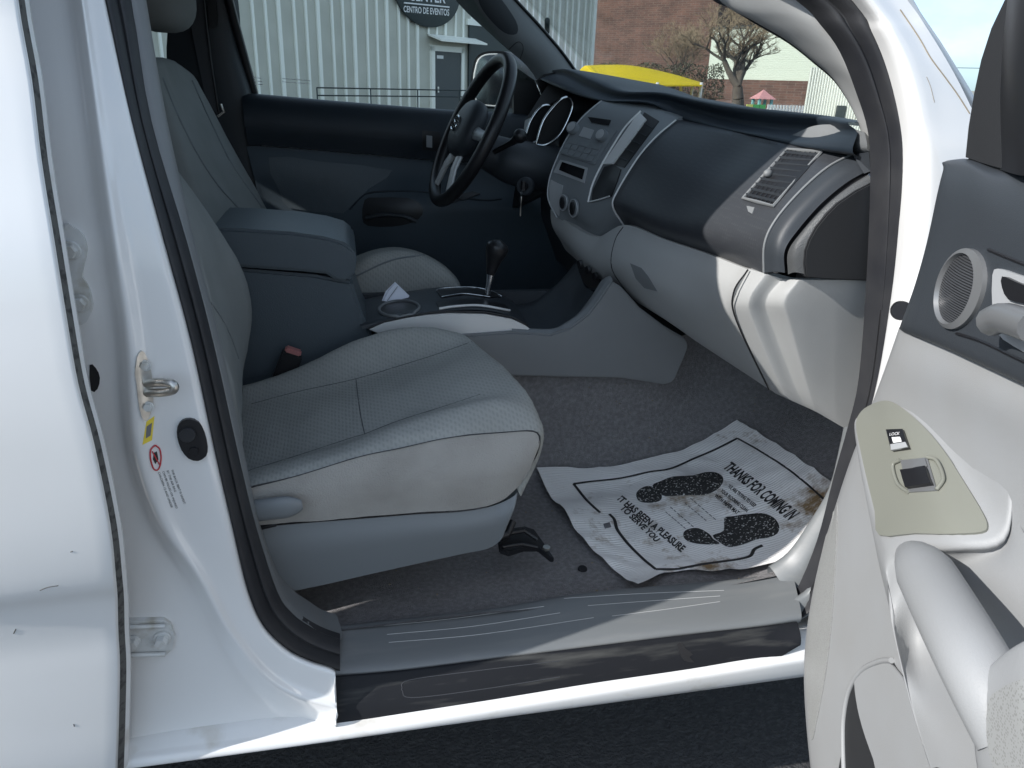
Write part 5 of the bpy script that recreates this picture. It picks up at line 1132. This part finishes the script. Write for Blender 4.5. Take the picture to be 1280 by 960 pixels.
while s < s1-.1:
    wdt = .055 if i % 3 == 0 else .035
    if not (dz0-.25 < s < dz1+.2) : ribs.append(wbox(s, s+wdt*1.6, 0.05, Ht, 0, .05))
    else: ribs.append(wbox(s, s+wdt*1.6, W(560,45).z, Ht, 0, .05))
    s += .32 if i % 3 else .42; i += 1
a, b, _ = merge(ribs); link('cladding_ribs', a, b, Mr, hall, False)
zt = W(560,65).z
df = link('door', *wbox(dz0, dz1, .05, zt, .02, .06), Mgd, hall, False)
a, b, _ = merge([wbox(dz0-.12, dz0, .05, zt+.12, 0, .09), wbox(dz1, dz1+.12, .05, zt+.12, 0, .09), wbox(dz0-.12, dz1+.12, zt, zt+.14, .0, .09)]); link('door_frame', a, b, Mr, df, False)
link('door_plate', *wbox(dz0+.1, dz0+.35, zt-.18, zt-.10, .06, .065), 'white', df, False); link('door_handle', *wbox(dz0+.06, dz0+.12, 1.0, 1.15, .06, .12), 'chrome', df, False)
aw0, aw1 = ws(W(534,43)), ws(W(592,50)); za = W(534,42).z; 
slab('door_awning', [wp(aw0, za, .02), wp(aw1, za, .02), wp(aw1, za-.14, .5), wp(aw0, za-.14, .5)], V((0,0,-.04)), Mr, hall)
gt_ = link('dark_gateway', *wbox(gz0, gz1+1.2, .05, W(600,33).z, .02, .06), Mdk, hall, False); link('gate_head', *wbox(gz0-.1, gz1+1.2, W(600,33).z, W(600,33).z+.15, .0, .09), Mr, gt_, False)
sc = W(536,-12,.12); rx = abs(ws(W(576,-6))-ws(W(494,-18)))/2; rz = sc.z-W(536,34,.12).z
sg = link('round_sign', *discgeo(wp(ws(sc), sc.z, .07), WN, rx, rz, .06, 48, (WD, V((0,0,1)), WN)), Mdk, hall, 40, label='round dark sign with white lettering')
def wtext(body, q, off):
    vs, fs = text2d(body, 1.0, .02); x0 = min(p.x for p in vs); x1 = max(p.x for p in vs); y0 = min(p.y for p in vs); y1 = max(p.y for p in vs); out = []
    for p in vs:
        s, t = (p.x-x0)/(x1-x0), (p.y-y0)/(y1-y0); u = (q[0][0]*(1-s)+q[1][0]*s)*(1-t)+(q[3][0]*(1-s)+q[2][0]*s)*t; v = (q[0][1]*(1-s)+q[1][1]*s)*(1-t)+(q[3][1]*(1-s)+q[2][1]*s)*t
        out.append(W(u, v, off))
    return out, fs
g = [wtext('CENTRO DE EVENTOS', [(504.5,15),(561.5,20),(561.5,11.5),(504.5,7)], .14), wtext('CENTER', [(511,.5),(557,4.5),(557,-10),(511,-14)], .14), wtext('EVENT', [(514,-18),(554,-15),(554,-29),(514,-32)], .14)]
lv, lf = tubegeo([W(505,3.5,.14), W(561.5,9,.14)], .02, 4); g.append((lv, lf)); a, b, _ = merge(g); link('sign_lettering', a, b, 'white', sg, False)
v_, f_ = wbox(s1-.15, s1+.02, 0, Ht, -.1, .12); link('corner_trim', v_, f_, Mr, hall, False)
v_, f_ = tubegeo([W(684,25,.5), W(684,40,.15)], .08, 8); link('wall_lamp', v_, f_, Mdk, hall)
# railing in front of the hall
rl = root('metal_railing', W0+WN*1.6, 'thin dark metal railing along the foot of the metal hall', 'railing')
sA, sB = ws(W(396,110,1.6)), ws(W(700,117,1.6)); z1 = W(470,111,1.6).z; z2 = W(470,120,1.6).z
for z in (z1, z2): v_, f_ = tubegeo([wp(sA, z, 1.6), wp(sB, z, 1.6)], .014, 6); link('rail', v_, f_, Mdk, rl)
k = int((sB-sA)/1.4)
for i in range(k+1): v_, f_ = tubegeo([wp(sA+(sB-sA)*i/k, 0, 1.6), wp(sA+(sB-sA)*i/k, z1, 1.6)], .014, 6); link('post', v_, f_, Mdk, rl)

# ---- brick building
def VB(u, dep, z=None, v=97): p = Pd(u, v, dep); p.z = 0 if z is None else z; return p
def facade(name, u0, u1, d0, d1, z0, z1, mt, parent, depth=6):
    a, b = VB(u0, d0), VB(u1, d1); t = (b-a).normalized(); n = V((t.y,-t.x,0)); n = n if n.dot(CAM-a) > 0 else -n
    c = (a+b)/2 - n*depth/2; c.z = (z0+z1)/2; v_, f_ = boxgeo(c, (b-a).length, depth, z1-z0, (t, n, V((0,0,1)))); return link(name, v_, f_, mt, parent, False)
zAt = lambda v, dep, u=900: Pd(u, v, dep).z
bb = root('brick_building', VB(820,46), 'tall red brown brick building behind the yellow canopy', 'building')
facade('wall', 640, 888, 66, 55, 0, 11, Mbr, bb, 8); facade('lower_wall', 885, 1060, 52, 44, 0, zAt(98,48), Mbr, bb, 6)
hv = facade('parapet_cap', 640, 888, 65.9, 54.9, 11.001, 11.15, Mr, bb, 8.2)
Mcr = mat('cream_siding', (.58,.62,.52), .7, bump=('wave', 3, .4, .03, 0, 'Z'))
wb = root('cream_building', VB(950,52), 'pale cream sided upper storey standing behind the bare tree', 'building')
facade('wall', 884, 1030, 53, 46, zAt(99,50), zAt(34,50), Mcr, wb, 6); facade('roof_edge', 883, 1031, 52.9, 45.9, zAt(34,50)+.002, zAt(31,50), Mdk, wb, 6.2)
for u, d in ((905,51.9), (968,48.8)): facade('window', u, u+14, d, d-.67, zAt(72,50), zAt(52,50), Mdk, wb, .5)
cb = root('corrugated_shed', VB(1045,26), 'small pale green corrugated shed at the right end of the windshield', 'shed')
facade('wall', 1011, 1100, 27, 25, 0, zAt(84,26,1040), Mw, cb, .6)
rbs = []
for i in range(26):
    u = 1013+i*3.4; a = VB(u, 27-(u-1011)/89*2-.05); a.z = zAt(84,26,1040)/2; rbs.append(boxgeo(a, .05, .05, a.z*2))
a, b, _ = merge(rbs); link('cladding_ribs', a, b, Mr, cb, False)
facade('hatch', 1052, 1064, 25.9, 25.7, .4, zAt(133,25,1058), Mdk, cb, .2)
# hedge line behind the canopy
hd = []; random.seed(3)
for i in range(6000):
    u = random.uniform(726, 905); d = random.uniform(37.5, 39); v = random.uniform(80, 125) + 2*math.sin(u*.13); c = Pd(u, v, d)
    a = V((random.gauss(0,1), random.gauss(0,1), random.gauss(0,1))).normalized()*.055; b2_ = a.orthogonal().normalized()*.045; k = len(hd); hd.append(([c-a, c+b2_, c+a, c-b2_], [(0,1,2,3)]))
a, b, _ = merge(hd); Mh = mat('hedge_leaves', (.05,.055,.028), .8, var=(3,.7,(.08,.055,.035)))
h_ = link('clipped_hedge', a, b, Mh, None, False); top(h_, 'dark hedge running behind the yellow canopy at the brick wall', 'hedge')
# yellow canopy
My = mat('yellow_fabric', (.92,.76,.01), .6, bump=('noise', 3, .3, .05))
n = My.node_tree; tr_ = n.nodes.new('ShaderNodeBsdfTranslucent'); tr_.inputs[0].default_value = (.95,.80,.02,1); ms_ = n.nodes.new('ShaderNodeMixShader'); ms_.inputs[0].default_value = .5
n.links.new(n.nodes['Principled BSDF'].outputs[0], ms_.inputs[1]); n.links.new(tr_.outputs[0], ms_.inputs[2]); n.links.new(ms_.outputs[0], n.nodes['Material Output'].inputs[0])
cn = root('shade_canopy', VB(800,17), 'bright yellow fabric shade canopy on thin white posts', 'canopy')
rows = [[Pd(u, v, d*.55) for u, v, d in r] for r in ([(724,90,28),(745,101,28),(785,107,28),(830,106,28.5),(878,106,29)],[(726,86,29.5),(748,91,29.5),(790,92,29.5),(835,95,30),(878,105,30)],[(732,82,31),(755,81,31),(790,82,31),(835,91,31.5),(877,103,31.5)],[(735,86,33),(755,85,33),(790,86,33),(835,94,33),(876,104,33)])]
grid('canopy_cover', rows, My, cn, 4, th=(0,0,-.03))
for u, d in ((822,28.5),(852,31),(866,32.5),(877,29.1),(771,28)):
    a = Pd(u, 103, d*.55); c = a.copy(); c.z = 0; v_, f_ = tubegeo([c, a], .035, 8); link('post', v_, f_, 'pmetal', cn)
# playhouse
ph = root('playhouse', VB(957,33), 'small plastic playhouse with a pink pointed roof by the tree trunk', 'playhouse')
Mp = mat('pink_plastic', (.62,.30,.30), .5); Mg = mat('green_plastic', (.10,.45,.12), .5); Mt_ = mat('teal_plastic', (.25,.52,.52), .5); Myl = mat('lime_plastic', (.70,.72,.18), .5)
cc = VB(957,33); zr = zAt(124,33,957); zp = zAt(112,33,957)
vs = [V((cc.x+a*.42, cc.y+b*.42, zr)) for a, b in ((-1,-1),(1,-1),(1,1),(-1,1))]+[V((cc.x, cc.y, zp))]+[V((cc.x+a*.20, cc.y+b*.20, (zr+zp)/2+.0)) for a, b in ((-1,-1),(1,-1),(1,1),(-1,1))]
link('roof', vs, [(0,1,6,5),(1,2,7,6),(2,3,8,7),(3,0,5,8),(5,6,4),(6,7,4),(7,8,4),(8,5,4),(3,2,1,0)], Mp, ph, False)
for a, b in ((-1,-1),(1,-1),(1,1),(-1,1)): v_, f_ = boxgeo(V((cc.x+a*.28, cc.y+b*.28, zr/2)), .1, .1, zr); link('post', v_, f_, Mt_, ph, False)
for i, (dx, m__) in enumerate(((-.75,Myl),(-.45,Mg),(-.15,Mg),(.25,Mt_))): v_, f_ = boxgeo(V((cc.x+dx, cc.y-.35, zAt(133,33,957)/2)), .28, .06, zAt(129,33,957)); link('side_panel', v_, f_, m__, ph, False)
# person-like blur left out; low white wall parts, fence
fn = root('picket_fence', VB(1000,31), 'low white fence at the foot of the shed', 'fence'); 
for i in range(14):
    c = VB(966+i*4, 31.5); v_, f_ = boxgeo(V((c.x, c.y, .40)), .09, .04, .80); link('picket', v_, f_, 'white', fn, False)
a = VB(964,31.6); b = VB(1022,31.6); v_, f_ = tubegeo([V((a.x,a.y,.6)), V((b.x,b.y,.6))], .04, 6); link('rail', v_, f_, 'white', fn)
# trees
Mbk = mat('bark', (.10,.08,.065), .95, bump=('noise', 14, .6, .03), var=(4,.6,(.15,.125,.10))); Mtw = mat('twigs', (.25,.19,.125), .95)
def bare_tree(name, base, h, spread, label, seed, mt, depth=6, r0=.35, dens=3, up=.35, twig=.014, trk=.22):
    rnd = random.Random(seed); geo = []; tg = []
    def seg(a, b, r1, r2, ns, L):
        t = (b-a).normalized(); x = t.orthogonal().normalized(); y = t.cross(x); vs = []
        for p, r in ((a, r1), (b, r2)):
            for k in range(ns): vs.append(p+x*math.cos(6.2832*k/ns)*r+y*math.sin(6.2832*k/ns)*r)
        L.append((vs, [(k, (k+1) % ns, ns+(k+1) % ns, ns+k) for k in range(ns)]))
    def grow(p, d, L, r, lv):
        nseg = 3; q = p
        for i in range(nseg):
            d = (d+V((rnd.gauss(0,.14), rnd.gauss(0,.14), rnd.gauss(0,.10)+up*.10))).normalized(); e = q+d*L/nseg
            seg(q, e, r*(1-.12*i), r*(1-.12*(i+1)), 7 if lv < 2 else (4 if lv < 4 else 3), geo if lv < 4 else tg); q = e
            if lv >= 2 and lv < depth and rnd.random() < .6:
                dd_ = (d+V((rnd.gauss(0,.7), rnd.gauss(0,.7), rnd.gauss(.05,.5)))).normalized(); grow(q, dd_, L*.55, max(r*.4, twig), lv+2)
        if lv < depth:
            for k in range(dens if lv else dens+2):
                a = rnd.uniform(0, 6.2832); dd_ = (d*.9+V((math.cos(a)*spread, math.sin(a)*spread, rnd.uniform(-.1,.45)))).normalized(); grow(q, dd_, L*rnd.uniform(.62,.85), max(r*.50, twig), lv+1)
    rt = root(name, base, label, 'tree'); grow(base.copy(), V((0,0,1)), h*trk, r0, 0)
    a, b, _ = merge(geo); link('trunk', a, b, Mbk, rt, True); a, b, _ = merge(tg); link('crown', a, b, mt, rt, False)
    return rt
bare_tree('bare_tree', VB(930,34), 17.5, .95, 'large bare winter tree with a dark forked trunk in front of the cream siding', 11, Mtw, 6, .34, 3, .28, .008, .085)
bare_tree('bare_tree', VB(850,41), 11.5, .8, 'pale brown twiggy bare tree in front of the brick wall, left of the dark trunk', 5, Mtw, 6, .13, 3, .45, .007, .12)
# power line and small aerial far right
pw = root('utility_line', VB(1260,60), 'thin power line crossing the sky above the open door', 'power line')
v_, f_ = tubegeo([Pd(1150,84,60), Pd(1210,85,60), Pd(1400,88,60)], .03, 4); link('wire', v_, f_, Mdk, pw)
for u in (1135, 1420): a = Pd(u, 82, 60); v_, f_ = tubegeo([V((a.x,a.y,0)), V((a.x,a.y,a.z+.5))], .14, 8); link('pole', v_, f_, Mbk, pw)
lb = root('distant_shed', VB(1225,70), 'low distant flat building under the power line', 'building'); facade('wall', 1190, 1330, 70, 72, 0, 1.9, Mw, lb, 8)

# ------------------------------------------------------------------ keep the tree three levels deep
def wloc(o):
    p = V(o.location)
    while o.parent: o = o.parent; p += V(o.location)
    return p
def rep(o, np):
    d = wloc(o)-wloc(np); o.parent = np; o.location = d
for o in list(bpy.data.objects):
    if o.parent and o.parent.parent == truck and o.parent.type == 'EMPTY' and [c for c in bpy.data.objects if c.parent == o]: rep(o, truck)
bpy.context.view_layer.update()
def lvl(o):
    n = 0
    while o.parent: o = o.parent; n += 1
    return n
ch = True
while ch:
    ch = False
    for o in list(bpy.data.objects):
        if lvl(o) > 2: rep(o, o.parent.parent); ch = True
